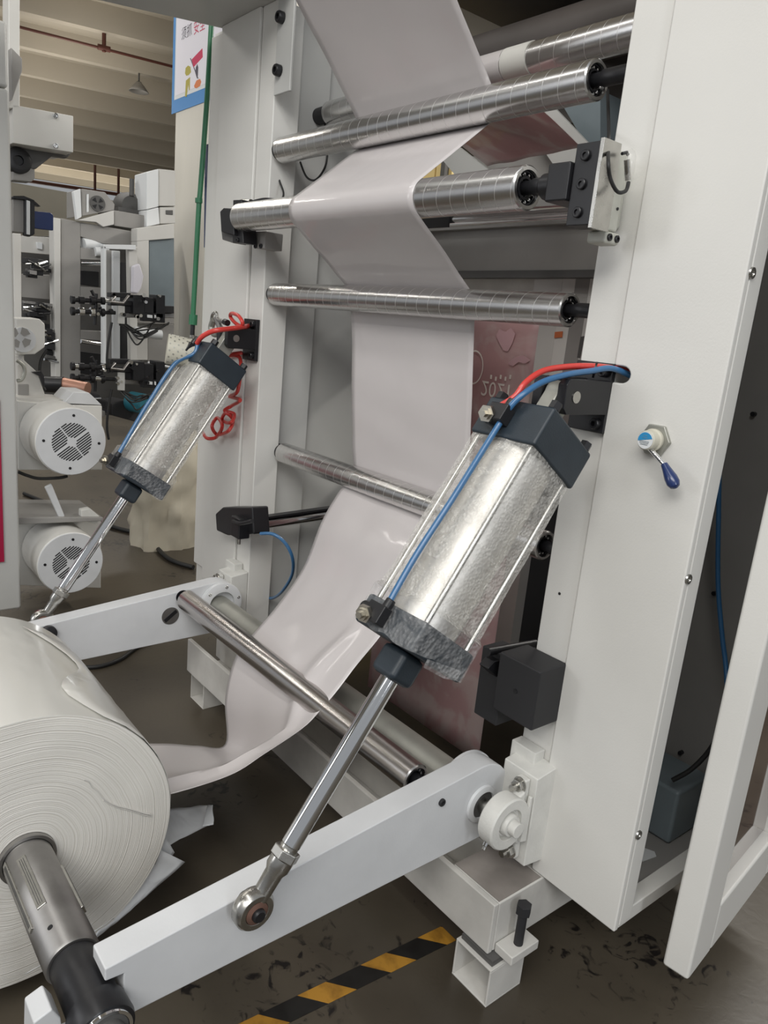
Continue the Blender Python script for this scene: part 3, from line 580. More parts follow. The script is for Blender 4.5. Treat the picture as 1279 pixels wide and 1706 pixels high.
# ================================================================ AIR CYLINDERS
def air_cylinder(x, eye, pin, label, tag_side):
    E = Vector((x, eye[0], eye[1])); Pn = Vector((x, pin[0], pin[1])); a = (Pn - E).normalized(); n = X.cross(a).normalized()
    if n.z < 0: n = -n
    t = thing('air_cylinder', label, 'pneumatic cylinder', E); L = (Pn - E).length
    def at(s, i=0, j=0): return E + a * s + X * i + n * j
    s_g = 0.475 * L / 1.11; s0 = s_g + 0.045; s1 = L - 0.075; h = 0.083
    # rod, jam nut, rod end
    obj('piston_rod', MB().cyl(at(0.125), at(s_g + 0.02), 0.0185, n=40), 'chrome', t)
    obj('rod_collar', MB().lathe(at(0.115), a, [(0, 0), (0, 0.0175), (0.008, 0.0175), (0.010, 0.0155), (0.016, 0.0155), (0.018, 0.018), (0.03, 0.018), (0.03, 0)], 32), 'steel', t)
    obj('jam_nut', MB().lathe(at(0.098), a, [(0, 0.012), (0, 0.027), (0.018, 0.027), (0.018, 0.012)], 6, True), 'steel', t, bevel=0.002)
    b = MB().lathe(at(0.02), a, [(0, 0), (0, 0.0165), (0.05, 0.0175), (0.060, 0.0225), (0.0775, 0.0225), (0.0775, 0)], 32)
    obj('rod_end_shank', b, 'steel', t)
    re = MB().lathe(at(0) - X * 0.016, X, [(0, 0.022), (0, 0.033), (0.008, 0.0385), (0.024, 0.0385), (0.032, 0.033), (0.032, 0.022)], 40, True)
    obj('rod_end_eye', re, 'steel', t, bevel=0.0015)
    obj('spherical_race', MB().lathe(at(0) - X * 0.014, X, [(0, 0.013), (0, 0.0215), (0.030, 0.0215), (0.033, 0.013)], 32, True), 'rust', t)
    obj('eye_pin', MB().lathe(at(0) - X * 0.034, X, [(0, 0), (0, 0.0125), (0.058, 0.0125), (0.061, 0.010), (0.061, 0)], 6 if False else 24), 'black', t)
    # front cap, gland, tube, tie rods, rear cap
    obj('gland', MB().obox(at(s_g + 0.015), X, n, a, 0.033, 0.033, 0.030), 'cap_blue', t, bevel=0.012)
    def cap(s, e):
        q = MB().obox(at((s + e) / 2), X, n, a, h, h, (e - s) / 2); return obj('end_cap', q, 'cap_blue', t, bevel=0.006)
    cap(s0, s0 + 0.060); cap(s1 - 0.085, s1)
    obj('barrel', MB().lathe(at(s0 + 0.0605), a, [(0, 0), (0, 0.070), (s1 - s0 - 0.146, 0.070), (s1 - s0 - 0.146, 0)], 64), 'barrel_al', t)
    for i in (-1, 1):
        for j in (-1, 1):
            b = MB().cyl(at(s0 + 0.061, i * 0.068, j * 0.068), at(s1 - 0.086, i * 0.068, j * 0.068), 0.0055, n=12); obj('tie_rod', b, 'steel', t)
            b = MB().cyl(at(s1 + 0.0005, i * 0.068, j * 0.068), at(s1 + 0.016, i * 0.068, j * 0.068), 0.012, n=6); obj('tie_rod_nut', b, 'black', t)
    # rear tongue to the clevis pin
    b = MB().obox(at((s1 + L) / 2 + 0.002), X, n, a, 0.018, 0.026, (L - s1) / 2); b.lathe(at(L) - X * 0.018, X, [(0, 0), (0, 0.028), (0.036, 0.028), (0.036, 0)], 32)
    obj('rear_tongue', b, 'galv', t, bevel=0.003)
    # air fittings on the upper face near the ports
    for s in (s0 + 0.03, s1 - 0.045):
        f = MB().obox(at(s, -0.020, h + 0.014), X, n, a, 0.022, 0.014, 0.018); f.cyl(at(s, -0.040, h + 0.012), at(s, -0.064, h + 0.012), 0.0125, n=16); f.cyl(at(s, -0.010, h + 0.014), at(s + 0.035, -0.008, h + 0.014), 0.0095, n=16)
        fo = obj('air_fitting', f, 'black', t, bevel=0.002)
        obj('fitting_nut', MB().lathe(at(s - 0.010, -0.034, h + 0.027), n * 0.75 + X * 0.2 - a * 0.5, [(0, 0), (0, 0.0175), (0.009, 0.0175), (0.009, 0.012), (0.014, 0.012), (0.014, 0.007), (0.022, 0.007), (0.022, 0)], 6), 'fit_steel', fo)
    # crumpled bubble film round tube and front cap
    fm = MB(); NS, NA = 46, 72; rows = []
    sa, sb = s0 + 0.004, s1 - 0.07
    for k in range(NS + 1):
        s = sa + (sb - sa) * k / NS; row = []
        sq = 0.45 + 0.35 * max(0, 1 - k / 9.0) + 0.30 * max(0, (k - NS + 6) / 6.0)
        for q in range(NA):
            an = 2 * PI * q / NA; ca, sn = math.cos(an), math.sin(an)
            rsq = 0.090 / max(abs(ca), abs(sn)); rc = 0.084
            tie = 0.078 * 1.0 / max(abs(ca), abs(sn)); r = max(0.0765, min(tie, 0.109)) * (1 - 0.0) if k > 8 else min(rsq, 0.118)
            w_ = noise.noise(Vector((ca * 3, sn * 3, s * 14)) + Vector((x, 0, 0))) * 0.0030 + noise.noise(Vector((ca * 7, sn * 7, s * 30))) * 0.0008
            ss = s + (0.014 * noise.noise(Vector((ca * 2, sn * 2, 3 + x))) if k in (0, NS) else 0)
            row.append(at(ss, ca * (r + w_), sn * (r + w_)))
        row.append(row[0]); rows.append(row)
    fm.grid(rows[8:]); fo = obj('bubble_wrap', fm, 'bubble_film', t)
    fo = obj('wrapped_end', MB().grid(rows[:9]), 'end_film', t)
    return t, at, s0, s1, h, L
c1, at1, a0_, a1_, h1, L1 = air_cylinder(-0.965, (0.592, 0.479), (1.236, 1.402), 'near air cylinder in bubble film, its chrome rod joined to the front arm', 1)
c2, at2, b0_, b1_, h2, L2 = air_cylinder(-2.450, (0.630, 0.460), (1.268, 1.415), 'far air cylinder in cloudy film, its rod end behind the left arm', 1)

for (pl, xx) in (([(712, 1098), (768, 1118), (760, 1134), (738, 1130), (705, 1112)], -0.876),):
    obj('film_flap', MB().sight(pl, 'x', xx, 0.0012), 'end_film', c1, smooth=False)
def clevis(x, py, pz, label, yb=1.359):
    t = thing('clevis_bracket', label, 'bracket', (x, yb, pz))
    obj('base_plate', MB().box((x - 0.052, yb - 0.014, pz - 0.075), (x + 0.040, yb, pz + 0.070)), 'black', t, bevel=0.002)
    for s in (-1, 1):
        xa = x + s * 0.031; pts = [(yb - 0.0145, pz - 0.035), (yb - 0.0145, pz + 0.035)]
        for (qy, qz) in ((-0.024, 0.035), (-0.034, 0.024), (-0.034, -0.024), (-0.024, -0.035)): pts.append((py + qy, pz + qz))
        obj('cheek', MB().prism([Vector((xa - 0.011, p[0], p[1])) for p in pts], (0.022, 0, 0)), 'black', t, bevel=0.002)
    obj('clevis_pin', MB().cyl((x - 0.045, py, pz), (x + 0.0435, py, pz), 0.012, n=24), 'steel', t)
    for z in (-0.056, 0.053): bolt(t, (x + 0.022, yb - 0.0145, pz + z), -Y, 0.012, 0.012, 'black')
    return t
clevis(-0.965, 1.236, 1.402, 'black clevis bracket on the right post holding the near cylinder top')
clevis(-2.450, 1.268, 1.415, 'black clevis bracket on the left post holding the far cylinder top')

# hoses
def hose(name, label, cat, pts, r, m, k=8, group=None):
    b = MB().tube(pts, r, 12, k); return tag(obj(name, b, m, origin=pts[0]), label, cat, group)
F1 = at1(a1_ - 0.012, -0.040, h1 + 0.018); F0 = at1(a0_ + 0.060, -0.010, h1 + 0.014)
hin = Vector((-0.915, 1.375, 1.452))
hose('air_hose', 'red air hose arching from the near cylinder top into the right post', 'hose',
     [at1(a1_ - 0.035, -0.034, h1 + 0.016), S(857, 661, 'x', -0.975), S(876, 637, 'x', -0.97), S(905, 618, 'x', -0.965), S(945, 611, 'x', -0.955), S(985, 610, 'x', -0.94), S(1018, 613, 'y', 1.345), hin + Vector((0, 0.03, 0.008))], 0.0062, 'red_tube')
hose('air_hose', 'blue air hose running down the near wrapped cylinder from the right post', 'hose',
     [F0, at1(a0_ + 0.16, -0.014, h1 + 0.014), S(753, 832, 'x', -0.975), S(800, 757, 'x', -0.975), S(838, 696, 'x', -0.972), S(854, 673, 'x', -0.965), S(874, 655, 'x', -0.955), S(905, 636, 'x', -0.945), S(945, 624, 'x', -0.935), S(985, 618, 'x', -0.93), S(1020, 614, 'y', 1.335), hin + Vector((0.012, 0.02, -0.004))], 0.0062, 'blue_tube')
p_ = S(991, 616, 'x', -0.94)
tag(obj('cable_tie', MB().lathe(p_ - X * 0.002, Vector((0.8, 0.5, -0.1)), [(0, 0.0148), (0, 0.0165), (0.004, 0.0165), (0.004, 0.0148)], 24, True), 'black'), 'black cable tie binding red and blue hoses beside the right post', 'cable tie')
G0 = at2(b0_ + 0.060, -0.010, h2 + 0.014)
hose('air_hose', 'blue air hose pair running down the far cylinder on the left', 'hose',
     [G0, at2(b0_ + 0.2, -0.020, h2 + 0.020), at2((b0_ + b1_) / 2, -0.022, h2 + 0.022), at2(b1_ - 0.12, -0.022, h2 + 0.022), S(322, 590, 'x', -2.44), S(329, 575, 'x', -2.44), S(332, 568, 'x', -2.44)], 0.007, 'blue_tube')
hose('air_hose', 'thick red air hose from the far cylinder top to the left clevis bracket', 'hose',
     [S(328, 572, 'x', -2.44), S(335, 562, 'x', -2.42), S(348, 554, 'x', -2.40), S(362, 550, 'x', -2.38), S(378, 548, 'x', -2.38), S(395, 546, 'x', -2.39), S(408, 544, 'x', -2.41), S(414, 543, 'y', 1.34)], 0.0085, 'red_tube')
# red coil hose, front of left post
cp = [S(410, 548, 'y', 1.33), S(404, 545, 'y', 1.31), S(392, 538, 'y', 1.30), S(384, 528, 'y', 1.30), S(386, 522, 'y', 1.29), S(397, 526, 'y', 1.28), S(404, 538, 'y', 1.28), S(400, 546, 'y', 1.30), S(388, 560, 'y', 1.335), S(376, 592, 'y', 1.34)]
ctl = [(402, 588), (380, 591), (400, 598), (396, 650), (382, 660), (400, 666), (386, 676), (374, 684), (390, 690), (384, 704), (370, 700), (376, 688), (388, 700), (380, 718), (362, 724), (353, 710), (362, 696), (370, 710), (360, 728), (345, 730), (338, 721)]
cpts = [S(u, v, 'y', 1.325 - 0.03 * (i % 2)) for i, (u, v) in enumerate(ctl)]
hose('coiled_hose', 'red coiled air hose hanging in loops on the left post behind the far cylinder', 'hose', cp + cpts, 0.0068, 'red_tube')
hose('water_hose', 'straight green hose hanging down beside the left post', 'hose', [S(352, 40, 'x', -2.92), S(345, 160, 'x', -2.92), S(334, 310, 'x', -2.92), S(331, 345, 'x', -2.92), S(326, 440, 'x', -2.92), S(321, 530, 'x', -2.92)], 0.010, 'green_hose')
gc = thing('hose_coupling', 'green and black hose coupling above the beige canister', 'hose coupling', S(321, 530, 'x', -2.92))
obj('collar', MB().cyl(S(331, 338, 'x', -2.92), S(331, 330, 'x', -2.92), 0.014, n=16), 'green_hose', gc)
obj('sleeve', MB().cyl(S(322, 524, 'x', -2.92), S(321, 541, 'x', -2.92), 0.0165, n=16), 'green_hose', gc)
obj('nipple', MB().cyl(S(321, 541, 'x', -2.92), S(320, 560, 'x', -2.92), 0.009, n=16), 'black', gc)
obj('clamp', MB().cyl(S(320, 558, 'x', -2.92), S(320, 562, 'x', -2.92), 0.011, n=16), 'steel', gc)
dk = MB().sight([(345, 240), (349, 240), (347, 412), (343, 412)], 'x', -2.94, -0.02)
tag(obj('cable_duct', dk, 'dark_blue'), 'thin dark blue duct strip beside the green hose', 'cable duct')
# beige perforated canister
ca_, cb_ = S(287, 585, 'x', -2.62), S(322, 592, 'x', -2.50)
cn = thing('filter_canister', 'beige dotted paper cup shaped filter canister beside the far cylinder top', 'filter', ca_)
d_ = (cb_ - ca_)
dd = Vector((0.35, 0.9, -0.1)).normalized(); cc = S(300, 585, 'x', -2.50)
obj('body', MB().lathe(cc - dd * 0.045, dd, [(0.0, 0.0), (0.002, 0.045), (0.0, 0.050), (0.004, 0.052), (0.09, 0.047), (0.095, 0.0)], 36), 'cream', cn)
db = MB(); u, v, d3 = frame_of(dd)
for i in range(14):
    for j in range(6):
        a = 2 * PI * (i + 0.5 * (j % 2)) / 14; t = -0.038 + 0.014 * j; r = 0.0522 - 0.00035 * j * 1.9
        q = cc + dd * t + (u * math.cos(a) + v * math.sin(a)) * r; nn = (u * math.cos(a) + v * math.sin(a))
        db.lathe(q - nn * 0.0015, nn, [(0, 0.0030), (0.002, 0.0030), (0.002, 0)], 6)
do = obj('dots', db, 'galv', cn); do['kind'] = 'stuff'
# blow gun hung on the left post
bg_ = thing('air_blow_gun', 'silver metal air blow gun hanging on the left post', 'air gun', S(368, 560, 'y', 1.26))
def SY(u, v, y=1.27): return S(u, v, 'y', y)
obj('gun_body', MB().tube([SY(356, 533), SY(352, 545), SY(356, 556), SY(364, 556)], 0.012, 12, 4), 'galv', bg_)
obj('gun_trigger', MB().tube([SY(352, 536), SY(354, 524), SY(360, 521), SY(362, 530), SY(366, 546), SY(370, 566)], 0.006, 10, 5), 'steel', bg_)
obj('gun_handle', MB().tube([SY(360, 530), SY(366, 545), SY(371, 560), SY(372, 573)], 0.011, 12, 4), 'dull_steel', bg_)
obj('gun_nozzle', MB().cyl(SY(360, 532), SY(378, 538), 0.009, 0.007, n=16), 'dull_steel', bg_)
obj('gun_knob', MB().cyl(SY(374, 536), SY(379, 538), 0.011, n=16), 'black', bg_)
obj('gun_hook', MB().tube([SY(380, 548), SY(378, 565), SY(372, 578), SY(380, 584)], 0.006, 10, 4), 'galv', bg_)

# valve on the cover panel
vc = S(1093, 733, 'y', 1.352)
vt = thing('hand_valve', 'small round hand valve with dark blue lever on the right post cover', 'valve', vc)
vd = Vector((-0.22, -1, 0.02)).normalized()
obj('lock_nut', MB().lathe(vc + Y * 0.0005, -Y, [(0, 0.014), (0, 0.034), (0.009, 0.034), (0.009, 0.014)], 6, True), 'galv', vt, bevel=0.002)
obj('valve_body', MB().lathe(vc, -Y, [(0.009, 0.022), (0.016, 0.0225), (0.018, 0.019), (0.036, 0.019), (0.038, 0.0175), (0.038, 0)], 40), 'cream', vt)
q = vc - Y * 0.0382
obj('label_disc', MB().lathe(q, -Y, [(0, 0), (0, 0.0165), (0.0012, 0.0165), (0.0012, 0)], 32), 'label_white', vt)
hb = [q + Vector((math.cos(a) * 0.0155, -0.0014, math.sin(a) * 0.0155)) for a in [PI * 0.1 + PI * 0.95 * i / 12 for i in range(13)]]
obj('label_blue_field', MB().prism(hb, (0, -0.0005, 0)), 'label_blue', vt)
lb = MB()
for i, (zz, ww) in enumerate(((-0.002, 0.012), (-0.005, 0.011), (-0.008, 0.009), (0.005, 0.006), (0.009, 0.004))): lb.box((q.x - ww, q.y - 0.0022, q.z + zz - 0.0004), (q.x + ww * 0.8, q.y - 0.0018, q.z + zz + 0.0004))
obj('label_print', lb, 'label_white' if False else 'blue_gray', vt)
l0 = vc - Y * 0.026 + Vector((0.003, 0, -0.014)); l1 = S(1107, 775, 'y', 1.318); l2 = S(1127, 816, 'y', 1.312)
obj('lever_rod', MB().cyl(l0, l1, 0.0048, n=16), 'chrome', vt)
dl = (l2 - l1)
obj('lever_grip', MB().lathe(l1 - dl * 0.04, dl, [(0, 0), (0, 0.0065), (0.012, 0.0085), (0.030, 0.0122), (0.042, 0.0125), (0.050, 0.009), (0.053, 0.004), (0.054, 0)], 28), 'dark_blue', vt)

# ================================================================ TENSION ROLLER MOUNTS
tb = thing('load_cell_mount', 'black T-shaped roller mount with pale load cell on the right post', 'roller mount', (-0.99, 1.3, 1.8))
yb, zb = 1.238, 1.803
obj('socket_block', MB().box((-1.046, yb - 0.036, zb - 0.036), (-0.993, yb + 0.036, zb + 0.034)), 'black', tb, bevel=0.004)
obj('socket_neck', MB().lathe(Vector((-1.0465, yb, zb)), -X, [(0, 0), (0, 0.025), (0.030, 0.025), (0.038, 0.018), (0.038, 0)], 32), 'black', tb)
obj('mount_plate', MB().box((-0.992, 1.212, 1.722), (-0.938, 1.262, 1.868)), 'black', tb, bevel=0.002)
obj('backing_plate', MB().box((-0.9375, 1.210, 1.716), (-0.929, 1.264, 1.872)), 'steel', tb, bevel=0.001)
for z in (1.845, 1.795, 1.745): bolt(tb, (-0.966, 1.2115, z), -Y, 0.010, 0.006, 'black')
obj('load_cell', MB().box((-0.985, 1.2645, 1.722), (-0.945, 1.315, 1.868)).box((-1.0, 1.3155, 1.735), (-0.972, 1.359, 1.865)), 'cell_gray', tb, bevel=0.006)
obj('load_cell_lip', MB().box((-0.985, 1.272, 1.698), (-0.940, 1.320, 1.7215)), 'cell_gray', tb, bevel=0.006)
for y in (1.284, 1.308): bolt(tb, (-0.940, y, 1.710), X, 0.007, 0.004, 'black')
for (y, z) in ((1.278, 1.77), (1.302, 1.765)): obj('cell_screw', MB().cyl((-0.9448, y, z), (-0.943, y, z), 0.003, n=10), 'black', tb)
cb = thing('sensor_cable', 'short dark cable looping to a clear sleeved plug at the load cell', 'cable', S(1015, 260, 'x', -0.92))
obj('cable', MB().tube([S(1012, 150, 'y', 1.55), S(1014, 220, 'y', 1.35), S(1013, 262, 'x', -0.915), S(1016, 295, 'x', -0.905), S(1028, 319, 'x', -0.90), S(1042, 318, 'x', -0.90), S(1047, 304, 'x', -0.905)], 0.0035, 10, 8), 'cable', cb)
obj('plug_sleeve', MB().lathe(S(1046, 305, 'x', -0.908), Vector((0, -0.10, 1)), [(0, 0.004), (0.008, 0.009), (0.045, 0.010), (0.055, 0.006), (0.060, 0.0)], 16), 'thin_film', cb)
obj('plug', MB().cyl(S(1046, 300, 'x', -0.908), S(1044, 266, 'x', -0.908), 0.0055, n=14), 'steel', cb)
obj('plug_screw', MB().tube([S(1036, 256, 'x', -0.915), S(1044, 254, 'x', -0.915), S(1046, 258, 'x', -0.915)], 0.003, 8), 'black', cb)
tl = thing('load_cell_mount', 'black roller mount with small cell at the left end of the tension roller', 'roller mount', (-2.40, 1.3, 1.78))
obj('end_block', MB().sight([(366, 352), (372, 346), (389, 347), (389, 392), (368, 386)], 'y', 1.22, 0.05), 'black', tl, bevel=0.003)
obj('mount_plate', MB().sight([(388, 333), (402, 332), (405, 405), (387, 404)], 'y', 1.235, 0.05), 'black', tl, bevel=0.002)
obj('cell_body', MB().sight([(404, 385), (442, 385), (440, 414), (426, 414), (424, 404), (404, 398)], 'y', 1.29, 0.068), 'back_gray', tl, bevel=0.003)
obj('cell_lower', MB().sight([(368, 382), (388, 392), (388, 405), (370, 399)], 'y', 1.235, 0.05), 'dark_gray', tl, bevel=0.002)
for (u, v) in ((394, 342), (396, 400), (426, 410), (435, 410)): bolt(tl, S(u, v, 'y', 1.2345 if u < 400 else 1.2895), -Y, 0.008, 0.005, 'black')
obj('cable_gland', MB().cyl(S(402, 337, 'y', 1.27), S(418, 337, 'y', 1.27), 0.010, n=14), 'steel', tl)
hose('sensor_cable', 'thin black cable from the left roller mount up to the top roller end', 'cable', [S(418, 336, 'y', 1.27), S(440, 331, 'y', 1.30), S(466, 332, 'y', 1.33), S(472, 322, 'y', 1.36), S(465, 300, 'y', 1.40), S(458, 270, 'y', 1.44), S(457, 252, 'y', 1.44), S(464, 243, 'y', 1.44)], 0.0035, 'cable')
hose('sensor_cable', 'thin black cable hanging in a loop under the top roller', 'cable', [S(541, 205, 'y', 1.56), S(543, 230, 'y', 1.52), S(545, 262, 'y', 1.5), S(538, 285, 'y', 1.48), S(524, 300, 'y', 1.47), S(510, 294, 'y', 1.47), S(500, 270, 'y', 1.47)], 0.0035, 'cable')

# edge guide bars low between the posts
er = thing('edge_guide', 'black edge guide block with slotted chrome rail on the left post', 'guide rail', (-2.45, 1.3, 0.76))
obj('end_block', MB().sight([(358, 856), (370, 845), (419, 845), (422, 890), (378, 892), (360, 884)], 'y', 1.29, 0.069), 'black', er, bevel=0.006)
obj('slide_block', MB().box((-2.362, 1.255, 0.715), (-2.298, 1.30, 0.79)), 'black', er, bevel=0.004)
obj('rail', MB().cyl((-2.33, 1.3005, 0.752), (-2.33, 2.25, 0.792), 0.020, n=28), 'chrome', er)
obj('rail_top', MB().prism([Vector((-2.345, 1.3005, 0.774)), Vector((-2.315, 1.3005, 0.774)), Vector((-2.315, 2.25, 0.814)), Vector((-2.345, 2.25, 0.814))], (0, 0, 0.008)), 'black', er)
obj('clamp_lever', MB().tube([S(388, 868, 'y', 1.25), S(400, 872, 'y', 1.24), S(420, 868, 'y', 1.24)], 0.007, 10, 4), 'black', er)
obj('drain_screw', MB().cyl((-2.33, 1.275, 0.715), (-2.33, 1.275, 0.688), 0.006, n=12), 'steel', er)
hose('air_hose', 'thin dark blue tube curling down from the edge guide on the left', 'hose', [S(434, 889, 'y', 1.28), S(455, 890, 'y', 1.3), S(475, 905, 'y', 1.33), S(487, 930, 'y', 1.36), S(486, 958, 'y', 1.4), S(470, 985, 'y', 1.43), S(455, 996, 'y', 1.46), S(441, 996, 'y', 1.46)], 0.006, 'blue_tube')
eg = thing('edge_guide', 'large matt black guide block on the right post above the pivot bracket', 'guide rail', (-0.97, 1.3, 0.74))
bb = MB().prism([S(922, 1104, 'y', 1.29), S(917, 1161, 'y', 1.29), S(878, 1172, 'y', 1.29), S(858, 1168, 'y', 1.29), S(858, 1125, 'y', 1.29)], (0, 0.069, 0))
obj('main_block', MB().box((-1.045, 1.262, 0.655), (-0.925, 1.358, 0.800)), 'black_matte', eg, bevel=0.004)
obj('lower_block', MB().box((-1.12, 1.285, 0.60), (-1.0455, 1.358, 0.78)), 'black_matte', eg, bevel=0.003)
obj('slide_arm', MB().prism([S(797, 1106, 'x', -1.09), S(808, 1094, 'x', -1.09), S(836, 1088, 'x', -1.09), S(890, 1078, 'x', -1.09), S(890, 1110, 'x', -1.09), S(830, 1126, 'x', -1.09), S(820, 1126, 'x', -1.09)], (0.03, 0, 0)), 'black', eg, bevel=0.003)
obj('slide_finger', MB().tube([S(812, 1086, 'x', -1.08), S(840, 1081, 'x', -1.08), S(892, 1072, 'x', -1.08)], 0.010, 12), 'black', eg)
obj('block_screw', MB().cyl((-0.985, 1.261, 0.727), (-0.985, 1.2625, 0.727), 0.006, n=12), 'black', eg)

# ================================================================ PAPER ROLL AND SHAFT
RC = Vector((-1.42, 0.328, 0.385)); RR = 0.308
pr = thing('paper_roll', 'huge white paper roll at the lower left, wound edge facing us', 'paper roll', (-1.72, 0.328, 0.077))
# wound edge: slightly dished and uneven layers
NB, NR = 96, 26; rows = []
def edge_pt(r, a):
    dx = 0.0035 * noise.noise(Vector((math.cos(a) * r * 9, math.sin(a) * r * 9, r * 8)))
    cr = (a - (-0.28)) ; crack = math.exp(-((r - 0.20 - 0.16 * max(0, -cr)) / 0.012) ** 2) if False else 0
    return Vector((-1.42 + dx - 0.006 * ((r / RR) ** 6), 0.328 + math.cos(a) * r, 0.385 + math.sin(a) * r))
for i in range(NR + 1):
    r = 0.056 + (RR - 0.056) * i / NR; rows.append([edge_pt(r, 2 * PI * j / NB) for j in range(NB + 1)])
b = MB().grid(rows); obj('wound_edge', b, 'roll_face', pr, origin=(-1.42, 0.328, 0.385))
rows = []
for k in range(21):
    x = -1.421 - 0.58 * k / 20; row = []
    for j in range(NB + 1):
        a = 2 * PI * j / NB; rr = RR * (1 - 0.000) + 0.0022 * noise.noise(Vector((x * 4, math.cos(a) * 3, math.sin(a) * 3)))
        if k == 0: row.append(edge_pt(RR, a))
        else: row.append(Vector((x, 0.328 + math.cos(a) * rr, 0.385 + math.sin(a) * rr)))
    rows.append(row)
ck = [(140, 1299), (148, 1302), (154, 1312), (163, 1318), (172, 1330), (184, 1338), (196, 1343), (210, 1346), (224, 1350), (240, 1355), (252, 1357)]
for i_ in range(2):
    obj('crease', MB().tube([S(u, v + i_ * 3, 'x', -1.4195) for u, v in ck[(0 if i_ == 0 else 4):]], 0.0012 if i_ else 0.0017, 6), 'old_white', pr, origin=(-1.42, 0.328, 0.385))
obj('outer_layer', MB().grid(rows), 'roll_side', pr, origin=(-1.72, 0.328, 0.385))
obj('far_edge', MB().lathe(Vector((-2.0, 0.328, 0.385)), X, [(0, 0.056), (0, RR)], 64), 'roll_face', pr, origin=(-2.0, 0.328, 0.385))
obj('core_tube', MB().lathe(Vector((-2.02, 0.328, 0.385)), X, [(0, 0.049), (0, 0.0555), (0.612, 0.0555), (0.612, 0.049)], 48, True), 'dull_steel', pr)
# loosened lip of the top layer, lying along the roll
lip = []
for k in range(13):
    x = -1.43 - 0.5 * k / 12; row = []
    for j in range(9):
        a = math.radians(60 - 11 * j + 10 * math.sin(k * 0.6)); row.append(Vector((x, 0.328 + math.cos(a) * (RR + 0.004 + 0.002 * (j in (0, 8))), 0.385 + math.sin(a) * (RR + 0.003 + 0.003 * (j == 0)))))
    lip.append(row)
obj('loose_top_layer', MB().grid(lip), 'roll_side', pr, solid=0.0008)
# torn tails at the lower right of the roll
def sheet(name, pts, xs, m, parent, nu=10, wob=0.008, seed=0, lab=None):
    # four corners (picture sight lines met at their own depth x), bilinear patch with soft creases
    P = [S(u, v, 'x', x) for (u, v), x in zip(pts, xs)]; rows = []
    for i in range(nu + 1):
        s = i / nu; row = []
        for j in range(nu + 1):
            t = j / nu; q = P[0] * (1 - s) * (1 - t) + P[1] * (1 - s) * t + P[3] * s * (1 - t) + P[2] * s * t
            q = q + Vector((1, 0.3, 0.2)) * wob * noise.noise(Vector((s * 3.1 + seed, t * 4.3, seed * 2.2)))
            row.append(q)
        rows.append(row)
    o = obj(name, MB().grid(rows), m, parent, solid=0.0008)
    if lab: o['label'] = lab
    return o
sheet('torn_tail', [(262, 1350), (350, 1341), (353, 1372), (262, 1418)], [-1.56, -1.60, -1.55, -1.47], 'tail', pr, seed=1)
sheet('torn_tail', [(345, 1341), (354, 1341), (356, 1374), (337, 1377)], [-1.59, -1.57, -1.52, -1.53], 'tail', pr, seed=4, wob=0.003)
sheet('torn_tail', [(262, 1372), (290, 1420), (262, 1468), (236, 1445)], [-1.45, -1.46, -1.45, -1.43], 'tail', pr, seed=2)
sheet('torn_tail', [(255, 1410), (308, 1436), (216, 1519), (150, 1570)], [-1.44, -1.45, -1.43, -1.425], 'tail', pr, seed=3, wob=0.004)
sheet('torn_tail', [(60, 1612), (190, 1530), (100, 1592), (-20, 1655)], [-1.425, -1.425, -1.43, -1.43], 'tail', pr, seed=5, wob=0.003)
sheet('torn_tail', [(262, 1310), (283, 1345), (262, 1420), (255, 1360)], [-1.44, -1.50, -1.46, -1.43], 'tail', pr, seed=6, wob=0.003)

sh = thing('air_shaft', 'dull steel air shaft through the paper roll with inset strips and black collar', 'shaft', (-1.3, 0.328, 0.385))
c0 = Vector((-1.405, 0.328, 0.385))
obj('shaft_body', MB().lathe(Vector((-2.1, 0.328, 0.385)), X, [(0, 0), (0, 0.0475), (0.985, 0.0475), (0.990, 0.045), (0.990, 0)], 64), 'dull_steel', sh)
for (ang, x0, x1, w_) in ((62, -1.37, -1.22, 0.009), (20, -1.40, -1.20, 0.006), (158, -1.33, -1.20, 0.009)):
    a = math.radians(ang); nn = Vector((0, math.cos(a), math.sin(a))) ; nn = Vector((0, -math.cos(a), math.sin(a))); tt_ = X.cross(nn)
    s = obj('expansion_strip', MB().obox(Vector(((x0 + x1) / 2, 0.328, 0.385)) + nn * 0.0472, X, tt_, nn, (x1 - x0) / 2, w_, 0.0035), 'steel', sh, bevel=0.0015)
    for o_ in (-0.35, 0, 0.35): obj('strip_seam', MB().obox(Vector(((x0 + x1) / 2, 0.328, 0.385)) + nn * 0.0509 + tt_ * w_ * o_ * 1.2, X, tt_, nn, (x1 - x0) / 2 * 0.9, 0.0006, 0.0003), 'dark_gray', s)
a = math.radians(60); nn = Vector((0, -math.cos(a), math.sin(a)))
obj('air_valve_hole', MB().cyl(Vector((-1.165, 0.328, 0.385)) + nn * 0.046, Vector((-1.165, 0.328, 0.385)) + nn * 0.048, 0.005, n=16), 'black', sh)
obj('collar', MB().lathe(Vector((-1.1095, 0.328, 0.385)), X, [(0, 0), (0, 0.040), (0.004, 0.042), (0.052, 0.042), (0.110, 0.043), (0.114, 0.048), (0.150, 0.050), (0.160, 0.047), (0.160, 0)], 56), 'black', sh)
obj('collar_ring', MB().lathe(Vector((-0.949, 0.328, 0.385)), X, [(0, 0.036), (0, 0.0425), (0.005, 0.0415), (0.005, 0.036)], 56, True), 'chrome', sh)
obj('shaft_journal', MB().lathe(Vector((-0.949, 0.328, 0.385)), X, [(0, 0), (0, 0.035), (0.004, 0.035), (0.005, 0.028), (0.13, 0.028), (0.13, 0)], 40), 'dark_gray', sh)
hk = thing('shaft_saddle', 'small white hooked saddle under the black collar at the arm end', 'bracket', (-1.03, 0.28, 0.3))
